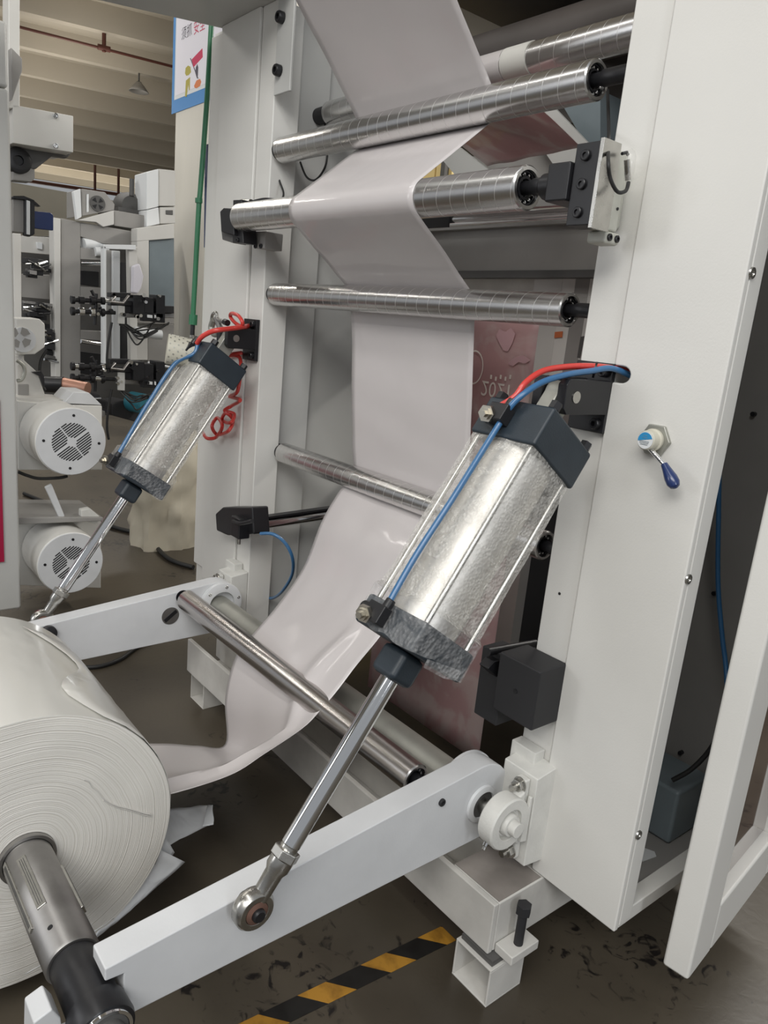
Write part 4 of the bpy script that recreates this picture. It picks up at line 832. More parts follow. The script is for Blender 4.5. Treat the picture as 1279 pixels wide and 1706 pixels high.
b = MB().prism([Vector((-1.0, 0.222, 0.06)), Vector((-1.0, 0.235, 0.415)), Vector((-1.0, 0.262, 0.425)), Vector((-1.0, 0.275, 0.40)), Vector((-1.0, 0.282, 0.33)), Vector((-1.0, 0.33, 0.325)), Vector((-1.0, 0.34, 0.06))], (-0.055, 0, 0))
obj('saddle_plate', b, 'arm_paint', hk, bevel=0.003)

# ================================================================ THE WHITE WEB
def web_path(circ, start):
    # circles (y, z, r): +r web passes behind / over the far side, -r over the near side; joined by their tangents
    nodes = [(start[0], start[1], 0.0)] + circ; ns = []
    for (a, b_) in zip(nodes[:-1], nodes[1:]):
        d = Vector((b_[0] - a[0], b_[1] - a[1])); D = d.length; dh = d / D; c = (a[2] - b_[2]) / D
        n = Vector((dh.x * c - dh.y * math.sqrt(1 - c * c), dh.y * c + dh.x * math.sqrt(1 - c * c))); ns.append(n)
    pts = [Vector((start[0], start[1]))]
    for i, cc_ in enumerate(circ):
        ni = ns[i]; no = ns[i + 1] if i + 1 < len(ns) else None; c = Vector((cc_[0], cc_[1])); r = cc_[2]
        pts.append(c + ni * r)
        if no is None: break
        a0 = math.atan2(ni.y, ni.x); a1 = math.atan2(no.y, no.x); da = (a1 - a0 + PI) % (2 * PI) - PI
        for k in range(1, 9): a = a0 + da * k / 8; pts.append(c + Vector((math.cos(a), math.sin(a))) * r)
    return pts
web = thing('paper_web', 'white paper web threaded through the rollers and drooping back to the roll', 'paper web', (-1.71, 1.3, 1.0))
e_ = 0.0015
pts = web_path([(1.392, 2.043, 0.0405 + e_), (1.238, 1.805, -(0.044 + e_)), (1.398, 1.577, 0.038 + e_), (1.469, 1.011, 0.038 + e_)], (0.80, 2.72))
XF, XN = -1.985, -1.435
fine = []
for a, b_ in zip(pts[:-1], pts[1:]):
    n = max(1, int((b_ - a).length / 0.03))
    for k in range(n): fine.append(a + (b_ - a) * k / n)
fine.append(pts[-1])
rows = []
for p in fine:
    row = []
    for j in range(25):
        x = XF + (XN - XF) * j / 24; free = 1.0
        for (cy, cz, cr) in ((1.392, 2.043, 0.0405), (1.238, 1.805, 0.044), (1.398, 1.577, 0.038), (1.469, 1.011, 0.038)):
            free = min(free, max(0, (math.hypot(p.x - cy, p.y - cz) - cr - 0.012) / 0.06))
        w_ = free * (0.006 * noise.noise(Vector((x * 5, p.x * 2, p.y * 2.2))) + 0.003 * noise.noise(Vector((x * 3 + p.y * 9, p.x * 6, p.y * 8))))
        row.append(Vector((x, p.x + w_, p.y + w_ * 0.6)))
    rows.append(row)
obj('tensioned_span', MB().grid(rows), 'paper', web, solid=0.0006)
# slack loop: far and near edges differ a little
Lpx = [(553, 808), (535, 870), (505, 945), (460, 1012), (415, 1065), (390, 1100), (375, 1165), (375, 1240), (330, 1242), (285, 1239), (228, 1238), (150, 1225)]
Rpx = [(735, 860), (705, 930), (668, 1008), (632, 1062), (594, 1108), (562, 1150), (536, 1180), (505, 1212), (440, 1256), (380, 1292), (265, 1327), (215, 1330)]
Lp = [S(u, v, 'x', XF) for u, v in Lpx]; Rp = [S(u, v, 'x', XN) for u, v in Rpx]
Lp[0] = Vector((XF, 1.4685 + 0.038, 1.0)) ; Rp[0] = Vector((XN, 1.4685 + 0.038, 1.0))
Lp.insert(1, Vector((XF, 1.455, 0.955))); Rp.insert(1, Vector((XN, 1.455, 0.955)))
Ls = spline(Lp, 7); Rs = spline(Rp, 7); rows = []
NN = len(Ls)
for i, (l, r) in enumerate(zip(Ls, Rs)):
    row = []; u = i / NN
    sag = 0.0 if u < 0.5 else min(1, (u - 0.5) / 0.2)
    for j in range(31):
        t = j / 30; q = l.lerp(r, t)
        q.z += -sag * 0.055 * math.sin(PI * t) * (1 - max(0, (u - 0.8) / 0.2) * 0.6) + 0.006 * noise.noise(Vector((t * 4, i * 0.05, 0)))
        fold = math.exp(-((t - 0.80 - 0.05 * math.sin(i * 0.12)) / 0.055) ** 2) * (0.022 if u > 0.42 else 0.022 * max(0, (u - 0.25) / 0.17)); q.z += fold * (0.5 + sag); q.y -= fold * 0.5
        row.append(q)
    rows.append(row)
obj('slack_loop', MB().grid(rows), 'paper', web, solid=0.0006)

# ================================================================ REAR OF THE MACHINE
bw = thing('printed_web', 'pink printed film web at the back, behind the white web', 'printed web', (-1.7, 1.7, 0.3))
BWX0, BWX1, BWY = -2.02, -1.425, 1.69
def wavy(y0z0, y1z1, x0, x1, n=14, amp=0.004, m=18):
    rows = []
    for i in range(m + 1):
        s = i / m; y = y0z0[0] * (1 - s) + y1z1[0] * s; z = y0z0[1] * (1 - s) + y1z1[1] * s
        rows.append([Vector((x0 + (x1 - x0) * j / n, y + amp * noise.noise(Vector((j * 0.5, s * 3, z * 3))), z)) for j in range(n + 1)])
    return MB().grid(rows)
obj('vertical_span', wavy((BWY, 1.60), (BWY, 0.16), BWX0, BWX1), 'printed_film', bw, solid=0.0006)
U0, U1, U2, U3 = S(735, 217, 'x', -2.0), S(863, 146, 'x', -1.42), S(968, 245, 'x', -1.42), S(812, 277, 'x', -2.0)
rows = []
for i in range(13):
    f_ = i / 12; a_, b2 = U0.lerp(U3, f_), U1.lerp(U2, f_)
    rows.append([a_.lerp(b2, j / 12) + Z * 0.004 * noise.noise(Vector((j * 0.4, f_ * 3, 5))) for j in range(13)])
obj('upper_span', MB().grid(rows), 'printed_film', bw, solid=0.0006)
text_part('2021', 'lettering', bw, 'print_white', S(802, 634, 'y', BWY - 0.006), X, -Z, 0.064)
def ring_flat(u, v, r, ry, th, name='printed_ring', m='print_white'):
    c = S(u, v, 'y', BWY - 0.0065); b = MB(); n = 28; P = []
    for k in range(n):
        a = 2 * PI * k / n
        for q in (1, 1 - th): P.append(c + Vector((math.cos(a) * r * q, 0, math.sin(a) * ry * q)))
    F = [(2 * k, 2 * k + 1, (2 * k + 3) % (2 * n), (2 * k + 2) % (2 * n)) for k in range(n)]
    return obj(name, b.add(P, F), m, bw, smooth=False)
ring_flat(789, 612, 0.040, 0.052, 0.09)
blob = [(832, 548), (842, 553), (851, 546), (858, 556), (853, 572), (846, 585), (838, 584), (833, 574), (826, 560)]
obj('printed_swash', MB().sight([(812, 258), (824, 246), (840, 240), (862, 236), (884, 240), (870, 246), (852, 247), (838, 252), (826, 262)], 'y', 1.69, 0.0) if False else MB().sight([(846, 606), (856, 596), (872, 592), (884, 600), (874, 606), (864, 603), (854, 610)], 'y', BWY - 0.0065, 0.0006), 'print_pink', bw, smooth=False)
obj('printed_figure', MB().sight(blob, 'y', BWY - 0.0065, 0.0006), 'print_pink', bw, smooth=False)
for i in range(5):
    c = S(818 + i * 8, 628 + (i % 2) * 3, 'y', BWY - 0.0065); obj('printed_letter', MB().box(c + Vector((-0.004, 0, -0.006)), c + Vector((0.003, 0.0005, 0.006))), 'print_white', bw)
rf = thing('rear_frame', 'grey rear frame panels and posts seen through the gaps between the rollers', 'rear frame', (-1.6, 2.1, 0.3))
def xat(u, v, y): return S(u, v, 'y', y).x
yr = 2.05
def rpost(name, u0, u1, z0, z1, m, y=yr, d=0.05, v=600): return obj(name, MB().box((xat(u0, v, y), y, z0), (xat(u1, v, y), y + d, z1)), m, rf, bevel=0.002)
rpost('rear_panel', 872, 918, 0.15, 1.72, 'back_white')
rpost('rear_post', 918, 939, 1.12, 1.72, 'white_paint')
rpost('rear_post', 939, 962, 1.12, 1.72, 'back_gray', d=0.08)
rpost('rear_post', 962, 1010, 1.12, 1.72, 'back_white', d=0.08)
rpost('rear_panel', 610, 700, 0.15, 1.10, 'back_gray', v=1000)
obj('dark_gap_box', MB().box((-2.37, 2.35, 0.15), (-1.02, 2.5, 1.3)), 'black_matte', rf)  # black box stands in for the dark gap inside the machine
obj('rear_drive_rail', MB().box((-1.45, 2.12, 0.86), (-1.02, 2.2, 0.93)), 'back_gray', rf)
obj('rear_drive_rail', MB().box((-1.45, 2.12, 0.70), (-1.02, 2.2, 0.72)), 'dark_blue', rf)
obj('rear_tray', MB().sight([(640, 372), (1030, 350), (1020, 450), (700, 452)], 'y', 2.0, 0.03), 'back_gray', rf, bevel=0.002)
obj('rear_tray', MB().sight([(640, 372), (1030, 350), (1020, 368), (700, 386)], 'y', 1.97, 0.028), 'back_gray', rf, bevel=0.002)
obj('tray_lip', MB().sight([(700, 452), (1010, 449), (1010, 462), (700, 463)], 'y', 1.99, 0.04), 'dark_gray', rf)
obj('label_orange', MB().sight([(924, 553), (937, 552), (936, 562), (923, 563)], 'y', yr - 0.004, 0.002), 'orange', rf)
obj('label_strip', MB().sight([(967, 561), (973, 560), (966, 597), (961, 596)], 'y', 2.0, 0.002), 'dark_gray', rf)
ff = thing('clear_film', 'clear glossy film pulled across behind the mid-height roller', 'film', (-1.7, 1.8, 1.6))
obj('film_sheet', wavy((1.98, 1.66), (BWY, 1.601), BWX0, -1.2), 'clear_film' if False else 'thin_film', ff)
gp = thing('gusset_plate', 'slanted grey gusset plates above the tension roller, around the pink film', 'plate', (-1.5, 2.1, 2.0))
obj('plate', MB().sight([(738, 268), (765, 245), (835, 300), (835, 330), (790, 330)], 'y', 2.0, 0.012), 'gray_paint', gp)
obj('plate', MB().sight([(850, 170), (922, 178), (1002, 262), (1002, 330), (960, 330)], 'y', 2.0, 0.012), 'gray_paint', gp)
obj('bluish_gap_box', MB().sight([(922, 150), (1000, 150), (1000, 240), (975, 240)], 'y', 2.1, 0.2), 'blue_gray', gp)  # blue-grey box painted as the dark bluish gap beside the rails
vr = thing('guide_rail', 'pair of vertical steel guide rails just left of the right post top', 'guide rail', (-1.07, 1.6, 1.8))
obj('rail', MB().box((-1.12, 1.60, 1.90), (-1.095, 1.63, 2.14)), 'dull_steel', vr, bevel=0.002)
obj('rail', MB().box((-1.085, 1.58, 1.85), (-1.05, 1.63, 2.14)), 'galv', vr, bevel=0.002)
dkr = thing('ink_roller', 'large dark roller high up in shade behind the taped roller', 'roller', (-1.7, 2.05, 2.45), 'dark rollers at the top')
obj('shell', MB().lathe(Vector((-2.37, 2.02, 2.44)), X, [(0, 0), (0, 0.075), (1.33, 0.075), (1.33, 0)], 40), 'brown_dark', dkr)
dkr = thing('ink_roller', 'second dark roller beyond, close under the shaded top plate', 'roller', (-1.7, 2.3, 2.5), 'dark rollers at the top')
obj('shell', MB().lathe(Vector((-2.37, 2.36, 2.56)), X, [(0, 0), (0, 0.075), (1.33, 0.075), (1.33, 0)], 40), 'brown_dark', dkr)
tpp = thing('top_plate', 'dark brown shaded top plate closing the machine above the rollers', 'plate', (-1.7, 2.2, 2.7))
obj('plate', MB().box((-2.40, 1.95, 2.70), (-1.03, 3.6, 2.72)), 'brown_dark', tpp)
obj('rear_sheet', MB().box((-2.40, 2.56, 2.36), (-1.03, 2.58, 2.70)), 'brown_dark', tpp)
yp = thing('opening_boards', 'pale yellow boards standing in for a bright opening far behind, seen above the tension roller', 'rack', (-3, 4.5, 0))
y0_ = 4.6
b = MB()
for i in range(6): b.box((-6.35 + i * 0.22, y0_, 0.0), (-6.15 + i * 0.22, y0_ + 0.05, 3.5))
obj('boards', b, 'opening_yellow', yp)  # yellow colour stands in for the bright warm opening behind the machine
for i in range(3): obj('upright', MB().box((-5.98 + i * 0.42, y0_ - 0.05, 0), (-5.93 + i * 0.42, y0_ - 0.001, 3.5)), 'dark_gray', yp)
obj('upper_back_sheet', MB().sight([(775, 262), (1012, 235), (1012, 372), (775, 385)], 'y', 2.06, 0.004), 'back_gray', rf)
obj('lower_back_sheet', MB().sight([(700, 458), (1010, 452), (1010, 548), (700, 548)], 'y', 2.12, 0.004), 'old_white', rf)

# things inside the open cabinet on the right
tag(obj('paper_scrap', MB().sight([(1068, 1412), (1090, 1420), (1093, 1428), (1070, 1436), (1064, 1428)], 'z', 0.266, 0.002), 'label_white'), 'white paper scrap on the floor of the open cabinet', 'scrap')
hose('air_hose', 'blue hose hanging inside the open cabinet on the right', 'hose', [S(1205, 600, 'y', 1.80), S(1199, 760, 'y', 1.8), S(1197, 850, 'y', 1.8), S(1196, 970, 'y', 1.8), S(1203, 1060, 'y', 1.79), S(1209, 1110, 'y', 1.78), S(1213, 1180, 'y', 1.75)], 0.006, 'blue_tube')
hose('air_hose', 'short red hose low inside the open cabinet', 'hose', [S(1100, 1255, 'y', 1.86), S(1115, 1285, 'y', 1.85), S(1130, 1303, 'y', 1.84), S(1147, 1307, 'y', 1.84)], 0.005, 'red_tube')
hose('power_cable', 'dark cable slanting low inside the open cabinet', 'cable', [S(1120, 1300, 'y', 1.70), S(1150, 1283, 'y', 1.72), S(1178, 1255, 'y', 1.74), S(1200, 1220, 'y', 1.75)], 0.006, 'cable')
for (u, v) in ((1192, 988), (1257, 690), (1136, 1253)):
    q = S(u, v, 'y', 1.90); st = obj('panel_stud', MB().cyl(q, q - Y * 0.012, 0.006, n=12), 'black', rp_)

# ================================================================ FLOOR MARKING, CABLES, BAG
tp = MB().add([(-1.155, 0.35, 0.0008), (-1.105, 0.35, 0.0008), (-1.045, 1.25, 0.0008), (-1.10, 1.25, 0.0008)], [(0, 1, 2, 3)])
tp = MB().prism([Vector((-1.165, 0.35, 0.0003)), Vector((-1.115, 0.35, 0.0003)), Vector((-1.045, 1.25, 0.0003)), Vector((-1.10, 1.25, 0.0003))], (0, 0, 0.0007))
tag(obj('hazard_tape', tp, 'hazard', smooth=False), 'worn black and yellow striped hazard tape on the floor under the front arm', 'floor tape')
hose('floor_cable', 'black cable lying on the floor, curving towards the left machine post', 'cable', [S(40, 822, 'z', 0.015), S(110, 850, 'z', 0.015), S(190, 878, 'z', 0.015), S(240, 893, 'z', 0.015), S(280, 930, 'z', 0.015), S(322, 945, 'z', 0.015)], 0.014, 'cable', k=6)
hose('floor_cable', 'thin black cable on the floor below the left swing arm', 'cable', [S(126, 1112, 'z', 0.01), S(165, 1110, 'z', 0.01), S(200, 1098, 'z', 0.01), S(232, 1076, 'z', 0.01), S(300, 1040, 'z', 0.01)], 0.009, 'cable', k=6)
bagc = S(300, 935, 'z', 0.0); bagc = Vector((-4.47, 1.93, 0.0))
rows = []
for i in range(31):
    t = i / 30; z = 0.88 * t; r = 0.24 * (1 - 0.15 * t) * math.sqrt(max(0.0, 1 - (t ** 6))) * (0.85 + 0.15 * math.sin(PI * t)) + 0.002; row = []
    for j in range(49):
        a = 2 * PI * j / 48; rr = r * (1 + 0.30 * noise.noise(Vector((math.cos(a) * 1.6, math.sin(a) * 1.6, t * 3))) + 0.10 * noise.noise(Vector((math.cos(a) * 5, math.sin(a) * 5, t * 9))))
        row.append(bagc + Vector((math.cos(a) * rr * 0.85, math.sin(a) * rr, z)))
    rows.append(row)
bagm = MB().grid(rows); tag(obj('plastic_sack', bagm, 'bag', origin=bagc), 'crumpled translucent plastic sack standing by the left machine post', 'sack')

# ================================================================ NEIGHBOUR MACHINE ON THE LEFT
def part(t, name, px, xv, d, m, bev=0.004): return obj(name, MB().sight(px, 'x', xv, -d), m, t, bevel=bev)
def quad(u0, v0, u1, v1, sl=0.12): return [(u0, v0), (u1, v0 + (u1 - u0) * sl), (u1, v1 + (u1 - u0) * sl * 0.0), (u0, v1)]
np_ = thing('neighbour_post', 'grey rounded post of the neighbouring machine at the left picture edge', 'machine frame', (-3.35, 0.7, 0.17))
zs = S(20, 150, 'x', -3.3).z
obj('lower_post', MB().box((-3.42, 0.60, 0.17), (-3.30, 0.765, zs)), 'gray_paint', np_, bevel=0.012)
obj('upper_post', MB().box((-3.42, 0.60, zs + 0.004), (-3.30, 0.762, S(20, 38, 'x', -3.3).z)), 'gray_paint', np_, bevel=0.012)
obj('red_cover', MB().box((-3.299, 0.55, S(5, 935, 'x', -3.3).z), (-3.292, 0.70, S(5, 665, 'x', -3.3).z)), 'red_panel', np_)
part(np_, 'back_post', [(14, -20), (33, -20), (33, 180), (14, 180)], -3.6, 0.1, 'white_paint')
part(np_, 'hinge_plate', [(18, 78), (37, 97), (37, 118), (20, 167)], -3.5, 0.05, 'back_gray')
def motor(u, v, X1, r, depth, label, grille=True, box=None, rear=None):
    c = S(u, v, 'x', X1); t = thing('drive_motor', label, 'motor', c)
    obj('housing', MB().lathe(c - X * depth, X, [(0, 0), (0, r * 0.99), (depth - 0.004, r), (depth, r - 0.004), (depth, 0)], 56), 'white_paint', t)
    obj('fan_cover', MB().lathe(c, X, [(0.0003, 0), (0.0003, r * 0.985), (0.004, r * 0.97), (0.004, 0)], 56), 'arm_paint', t)
    if grille:
        sl = MB(); cc = c + X * 0.0045
        ud = (Y * 0.80 + Z * 0.60); vd2 = (Z * 0.80 - Y * 0.60); R_ = r * 0.56
        for i in range(-8, 9):
            o = i * R_ / 8.6; hh = math.sqrt(max(0, R_ * R_ - o * o))
            if hh < 0.01: continue
            segs = [(-hh, hh)]
            gap = [(-0.003, 0.003)]
            if abs(o) < R_ * 0.30: gap = [(-(R_ * 0.30 - abs(o)) - 0.003, (R_ * 0.30 - abs(o)) + 0.003)]
            for (g0, g1) in gap: segs = [(-hh, g0), (g1, hh)]
            if abs(o) < 0.002: continue
            for (p, q) in segs:
                if q - p > 0.004: sl.obox(cc + ud * (p + q) / 2 + vd2 * o, ud, vd2, X, (q - p) / 2, 0.0024, 0.0006)
        so = obj('grille_slots', sl, 'black', t)
        for a in (0.35, 0.35 + PI / 2, 0.35 + PI, 0.35 + 1.5 * PI):
            q = c + Vector((0.004, math.cos(a + 1.15) * r * 0.78, math.sin(a + 1.15) * r * 0.78)); obj('cover_screw', MB().cyl(q, q + X * 0.002, 0.006, n=14), 'black', t)
    return t
m1 = motor(119, 736, -3.30, 0.147, 0.26, 'white round drive motor with diagonal grille slots, the upper of two')
part(m1, 'gearbox', [(30, 668), (100, 674), (170, 676), (170, 783), (30, 783)], -3.565, 0.25, 'white_paint')
part(m1, 'terminal_box', [(105, 672), (122, 653), (148, 654), (170, 675)], -3.57, 0.2, 'arm_paint')
m2 = motor(118, 938, -3.30, 0.142, 0.26, 'white round drive motor with diagonal grille slots, the lower one near the floor')
part(m2, 'gearbox', [(30, 871), (168, 866), (168, 980), (30, 975)], -3.565, 0.25, 'white_paint')
part(m2, 'tray', [(30, 862), (172, 862), (172, 868), (30, 874)], -3.40, 0.35, 'back_gray')
part(m2, 'upright_flap', [(75, 812), (86, 806), (108, 860), (100, 866)], -3.42, 0.02, 'arm_paint')
part(m2, 'small_block', [(135, 850), (150, 847), (168, 862), (160, 874), (135, 866)], -3.42, 0.04, 'cast_white')
m3 = motor(38, 566, -3.62, 0.055, 0.02, 'small octagonal white motor casing beside the left post', False)
part(m3, 'casing', [(26, 530), (66, 531), (75, 540), (75, 578), (58, 590), (26, 591)], -3.64, 0.14, 'white_paint', 0.006)
sl = MB(); c = S(33, 562, 'x', -3.60)
for i in range(4):
    a = i * PI / 2 + 0.4; sl.prism([c + Vector((0.006, math.cos(a + o) * rr, math.sin(a + o) * rr)) for o, rr in ((0, 0.018), (0, 0.045), (0.5, 0.047), (1.0, 0.045), (1.1, 0.018))], (0.0008, 0, 0))
obj('vent', sl, 'back_gray', m3)
nb = thing('side_casing', 'white side casings stacked below the small octagonal motor', 'casing', S(50, 640, 'x', -3.7))
part(nb, 'casing', [(28, 610), (40, 590), (40, 600), (62, 620), (74, 655), (76, 672), (28, 672)], -3.70, 0.15, 'old_white')
part(nb, 'recess', [(30, 640), (48, 640), (48, 662), (30, 662)], -3.695, 0.01, 'back_gray')
part(nb, 'ledge', [(30, 662), (108, 666), (112, 674), (30, 672)], -3.60, 0.2, 'old_white')
hose('machine_hose', 'pale bent hose loop beside the stacked white casings', 'hose', [S(28, 600, 'x', -3.6), S(38, 608, 'x', -3.6), S(41, 620, 'x', -3.6), S(36, 632, 'x', -3.6), S(28, 634, 'x', -3.6)], 0.008, 'galv')
hose('machine_hose', 'black cable drooping from the small octagonal motor', 'hose', [S(78, 583, 'x', -3.75), S(68, 600, 'x', -3.75), S(66, 620, 'x', -3.75), S(70, 640, 'x', -3.75), S(75, 650, 'x', -3.75)], 0.007, 'cable')
obj('lever', MB().sight([(53, 620), (68, 618), (73, 626), (75, 646), (71, 643), (66, 627)], 'x', -3.68, -0.018), 'black', nb)
hose('machine_hose', 'black cable under the upper round motor', 'hose', [S(30, 786, 'x', -3.4), S(45, 792, 'x', -3.4), S(65, 797, 'x', -3.4), S(98, 796, 'x', -3.4), S(112, 793, 'x', -3.4)], 0.007, 'cable')
cr = thing('copper_roll', 'dull pinkish metal roller end above the upper round motor', 'roller', S(125, 645, 'x', -4.1))
obj('roller_end', MB().cyl(S(106, 640, 'x', -4.1), S(146, 648, 'x', -4.0), 0.035, n=24), 'copper', cr)
obj('dark_shaft', MB().cyl(S(76, 640, 'x', -4.15), S(106, 641, 'x', -4.1), 0.042, n=24), 'black', cr)

bx = thing('bracket_box', 'white sheet-metal box with two silver bolts, jutting from the left post', 'bracket', S(70, 220, 'x', -3.6))
part(bx, 'box', [(21, 174), (122, 193), (122, 254), (21, 238)], -3.6, 0.28, 'white_paint', 0.003)
for v in (193, 243): bolt(bx, S(92, v, 'x', -3.6), X, 0.011, 0.01, 'chrome')
part(bx, 'lower_web', [(21, 240), (118, 256), (112, 263), (88, 259), (60, 281), (21, 281)], -3.70, 0.05, 'dark_gray')
part(bx, 'foot_block', [(21, 276), (44, 279), (58, 282), (58, 297), (52, 303), (21, 300)], -3.68, 0.08, 'back_gray')
obj('wheel', MB().lathe(S(31, 267, 'x', -3.67), X, [(-0.03, 0), (-0.03, 0.052), (0, 0.052), (0.004, 0.045), (0.004, 0.02), (-0.01, 0.018), (-0.01, 0)], 32), 'black', bx)
cs = thing('web_sensor', 'black framed sensor head with a white strip, beside the left post', 'sensor', S(50, 360, 'x', -3.6))
part(cs, 'block', [(21, 330), (43, 332), (43, 388), (21, 386)], -3.62, 0.1, 'back_gray')
part(cs, 'frame', [(41, 328), (58, 333), (58, 390), (50, 394), (41, 392)], -3.60, 0.04, 'black')
part(cs, 'strip', [(44, 333), (50, 335), (50, 391), (44, 390)], -3.595, 0.004, 'chrome' if False else 'label_white')
part(cs, 'screen', [(56, 351), (84, 354), (89, 358), (89, 384), (56, 380)], -3.61, 0.03, 'dark_blue')
part(cs, 'top_arm', [(21, 326), (40, 326), (55, 332), (69, 344), (60, 342), (40, 333), (21, 331)], -3.60, 0.05, 'black')

# ================================================================ MACHINES FARTHER BACK
XB = -4.9
pf = thing('printing_unit', 'tall grey printing unit with window cut-outs, far left background', 'machine', S(100, 620, 'x', XB))
part(pf, 'edge_panel', [(89, 362), (101, 364), (101, 635), (92, 634)], XB + 0.02, 0.10, 'back_white')
part(pf, 'side_panel', [(101, 363), (134, 370), (134, 634), (101, 634)], XB, 0.05, 'back_gray')
part(pf, 'side_panel', [(134, 370), (232, 387), (232, 412), (172, 406), (134, 394)], XB, 0.05, 'back_gray')
part(pf, 'side_panel', [(134, 412), (176, 417), (176, 434), (134, 432)], XB, 0.05, 'back_gray')
part(pf, 'side_panel', [(134, 477), (176, 480), (176, 508), (134, 506)], XB, 0.05, 'back_gray')
part(pf, 'side_panel', [(134, 550), (176, 552), (176, 568), (134, 565)], XB, 0.05, 'back_gray')
part(pf, 'backing', [(30, 392), (290, 400), (290, 700), (30, 680)], XB - 0.55, 0.04, 'dark_gray')
obj('white_roll', MB().cyl(S(138, 406, 'x', XB - 0.02), S(176, 404, 'x', XB - 0.05), 0.035, n=20), 'label_white', pf)
obj('white_roll', MB().cyl(S(158, 419, 'x', XB + 0.01), S(180, 419, 'x', XB + 0.01), 0.028, n=20), 'label_white', pf)
obj('chrome_bar', MB().cyl(S(135, 440, 'x', XB - 0.2), S(176, 440, 'x', XB - 0.2), 0.012, n=14), 'chrome', pf)
obj('chrome_bar', MB().cyl(S(134, 568, 'x', XB - 0.1), S(176, 574, 'x', XB - 0.15), 0.014, n=14), 'chrome', pf)
part(pf, 'dark_block', [(135, 450), (165, 452), (165, 478), (135, 474)], XB - 0.2, 0.05, 'black_matte')
part(pf, 'dark_block', [(134, 585), (172, 590), (172, 628), (134, 622)], XB - 0.15, 0.05, 'black_matte')
part(pf, 'rear_panel', [(34, 392), (92, 396), (92, 425), (34, 420)], -5.2, 0.05, 'back_white')
part(pf, 'rear_panel', [(34, 456), (92, 458), (92, 500), (34, 495)], -5.2, 0.05, 'back_gray')
part(pf, 'edge_strip', [(22, 388), (35, 389), (36, 540), (24, 540)], -4.4, 0.05, 'back_white')
part(pf, 'small_box', [(60, 403), (71, 404), (71, 416), (62, 414)], -5.18, 0.02, 'label_white')
bl = thing('blower_cabinet', 'white blower cabinet with round black fan on top of the far unit', 'blower', S(150, 360, 'x', XB))
part(bl, 'end_panel', [(122, 319), (134, 314), (136, 361), (128, 366)], XB + 0.02, 0.04, 'label_white')
part(bl, 'fan_face', [(136, 314), (175, 320), (191, 340), (190, 350), (136, 360)], XB, 0.3, 'back_gray')
part(bl, 'slot', [(144, 323), (148, 323), (148, 353), (144, 354)], XB + 0.004, 0.006, 'label_white')
c = S(162, 339, 'x', XB); obj('fan_ring', MB().lathe(c, X, [(0, 0), (0, 0.045), (0.008, 0.045), (0.008, 0)], 28), 'dark_gray', bl)
fb = MB()
for i in range(4):
    a = i * PI / 2 + PI / 4; fb.prism([c + Vector((0.0085, math.cos(a + o) * rr, math.sin(a + o) * rr)) for o, rr in ((0, 0.008), (-0.35, 0.036), (0.35, 0.036))], (0.002, 0, 0))
obj('fan_openings', fb, 'black', bl)
part(bl, 'deck', [(128, 367), (190, 350), (190, 374), (172, 378), (160, 370)], XB + 0.03, 0.04, 'back_white')
part(bl, 'deck', [(190, 350), (243, 359), (243, 384), (190, 376)], XB + 0.01, 0.3, 'back_gray')
dm = thing('blower_motor', 'dark domed blower motor between white boxes on the far unit', 'motor', S(220, 350, 'x', XB - 0.1))
c = S(219, 343, 'x', XB - 0.1)
obj('dome', MB().lathe(c - X * 0.1, X, [(0, 0), (0, 0.085), (0.06, 0.085), (0.10, 0.06), (0.11, 0)], 28), 'dark_gray', dm)
obj('dome_base', MB().box(c - Vector((0.1, 0.09, 0.09)), c + Vector((0.02, 0.09, -0.02))), 'dark_gray', dm)
obj('duct', MB().cyl(c + Z * 0.06, c + Z * 0.16, 0.015, n=14), 'dark_gray', dm)
sb = thing('blower_cabinet', 'tall white stacked boxes standing beside the building column', 'blower', S(260, 375, 'x', XB))
part(sb, 'upper_box', [(244, 287), (264, 281), (264, 344), (244, 349)], XB + 0.05, 0.2, 'label_white')
part(sb, 'upper_side', [(264, 281), (292, 284), (292, 343), (264, 343)], XB + 0.03, 0.2, 'back_white')
part(sb, 'lower_box', [(244, 350), (264, 345), (266, 373), (244, 378)], XB + 0.05, 0.2, 'label_white')
part(sb, 'lower_side', [(266, 345), (292, 345), (292, 372), (266, 373)], XB + 0.03, 0.2, 'back_white')
part(sb, 'vent', [(276, 350), (288, 350), (288, 358), (276, 357)], XB + 0.034, 0.004, 'dark_gray')
fr = thing('white_frame', 'white open rectangular frame leaning in front of the far printing unit', 'frame', S(200, 600, 'x', -4.6))
XW = -4.6
part(fr, 'stile', [(172, 409), (177, 410), (177, 606), (172, 606)], XW, 0.05, 'label_white')
part(fr, 'top_rail', [(172, 407), (226, 408), (226, 416), (172, 414)], XW, 0.049, 'label_white', 0.001)
part(fr, 'inner_strip', [(188, 417), (200, 418), (200, 598), (188, 598)], XW - 0.1, 0.03, 'label_white')
part(fr, 'side_return', [(214, 410), (229, 411), (229, 600), (217, 600)], XW - 0.02, 0.05, 'back_white')
part(fr, 'dark_slot', [(200, 437), (220, 436), (220, 600), (200, 600)], XW - 0.12, 0.03, 'black_matte')
part(fr, 'inner_gray', [(177, 416), (189, 417), (189, 600), (177, 600)], XW - 0.14, 0.03, 'back_gray')
cl = thing('cleaning_cloth', 'pale lilac cloth hung on the white frame in the background', 'cloth', S(228, 440, 'x', XW))
obj('cloth', MB().sight([(220, 443), (233, 438), (240, 460), (236, 480), (230, 490), (219, 488), (220, 465)], 'x', XW + 0.02, -0.03), 'cloth', cl, bevel=0.012)
rc = thing('control_cabinet', 'white cabinet with a blue-grey window beside the building column', 'cabinet', S(258, 600, 'x', -4.75))
part(rc, 'frame', [(228, 380), (290, 372), (290, 397), (228, 402)], -4.75, 0.1, 'back_white')
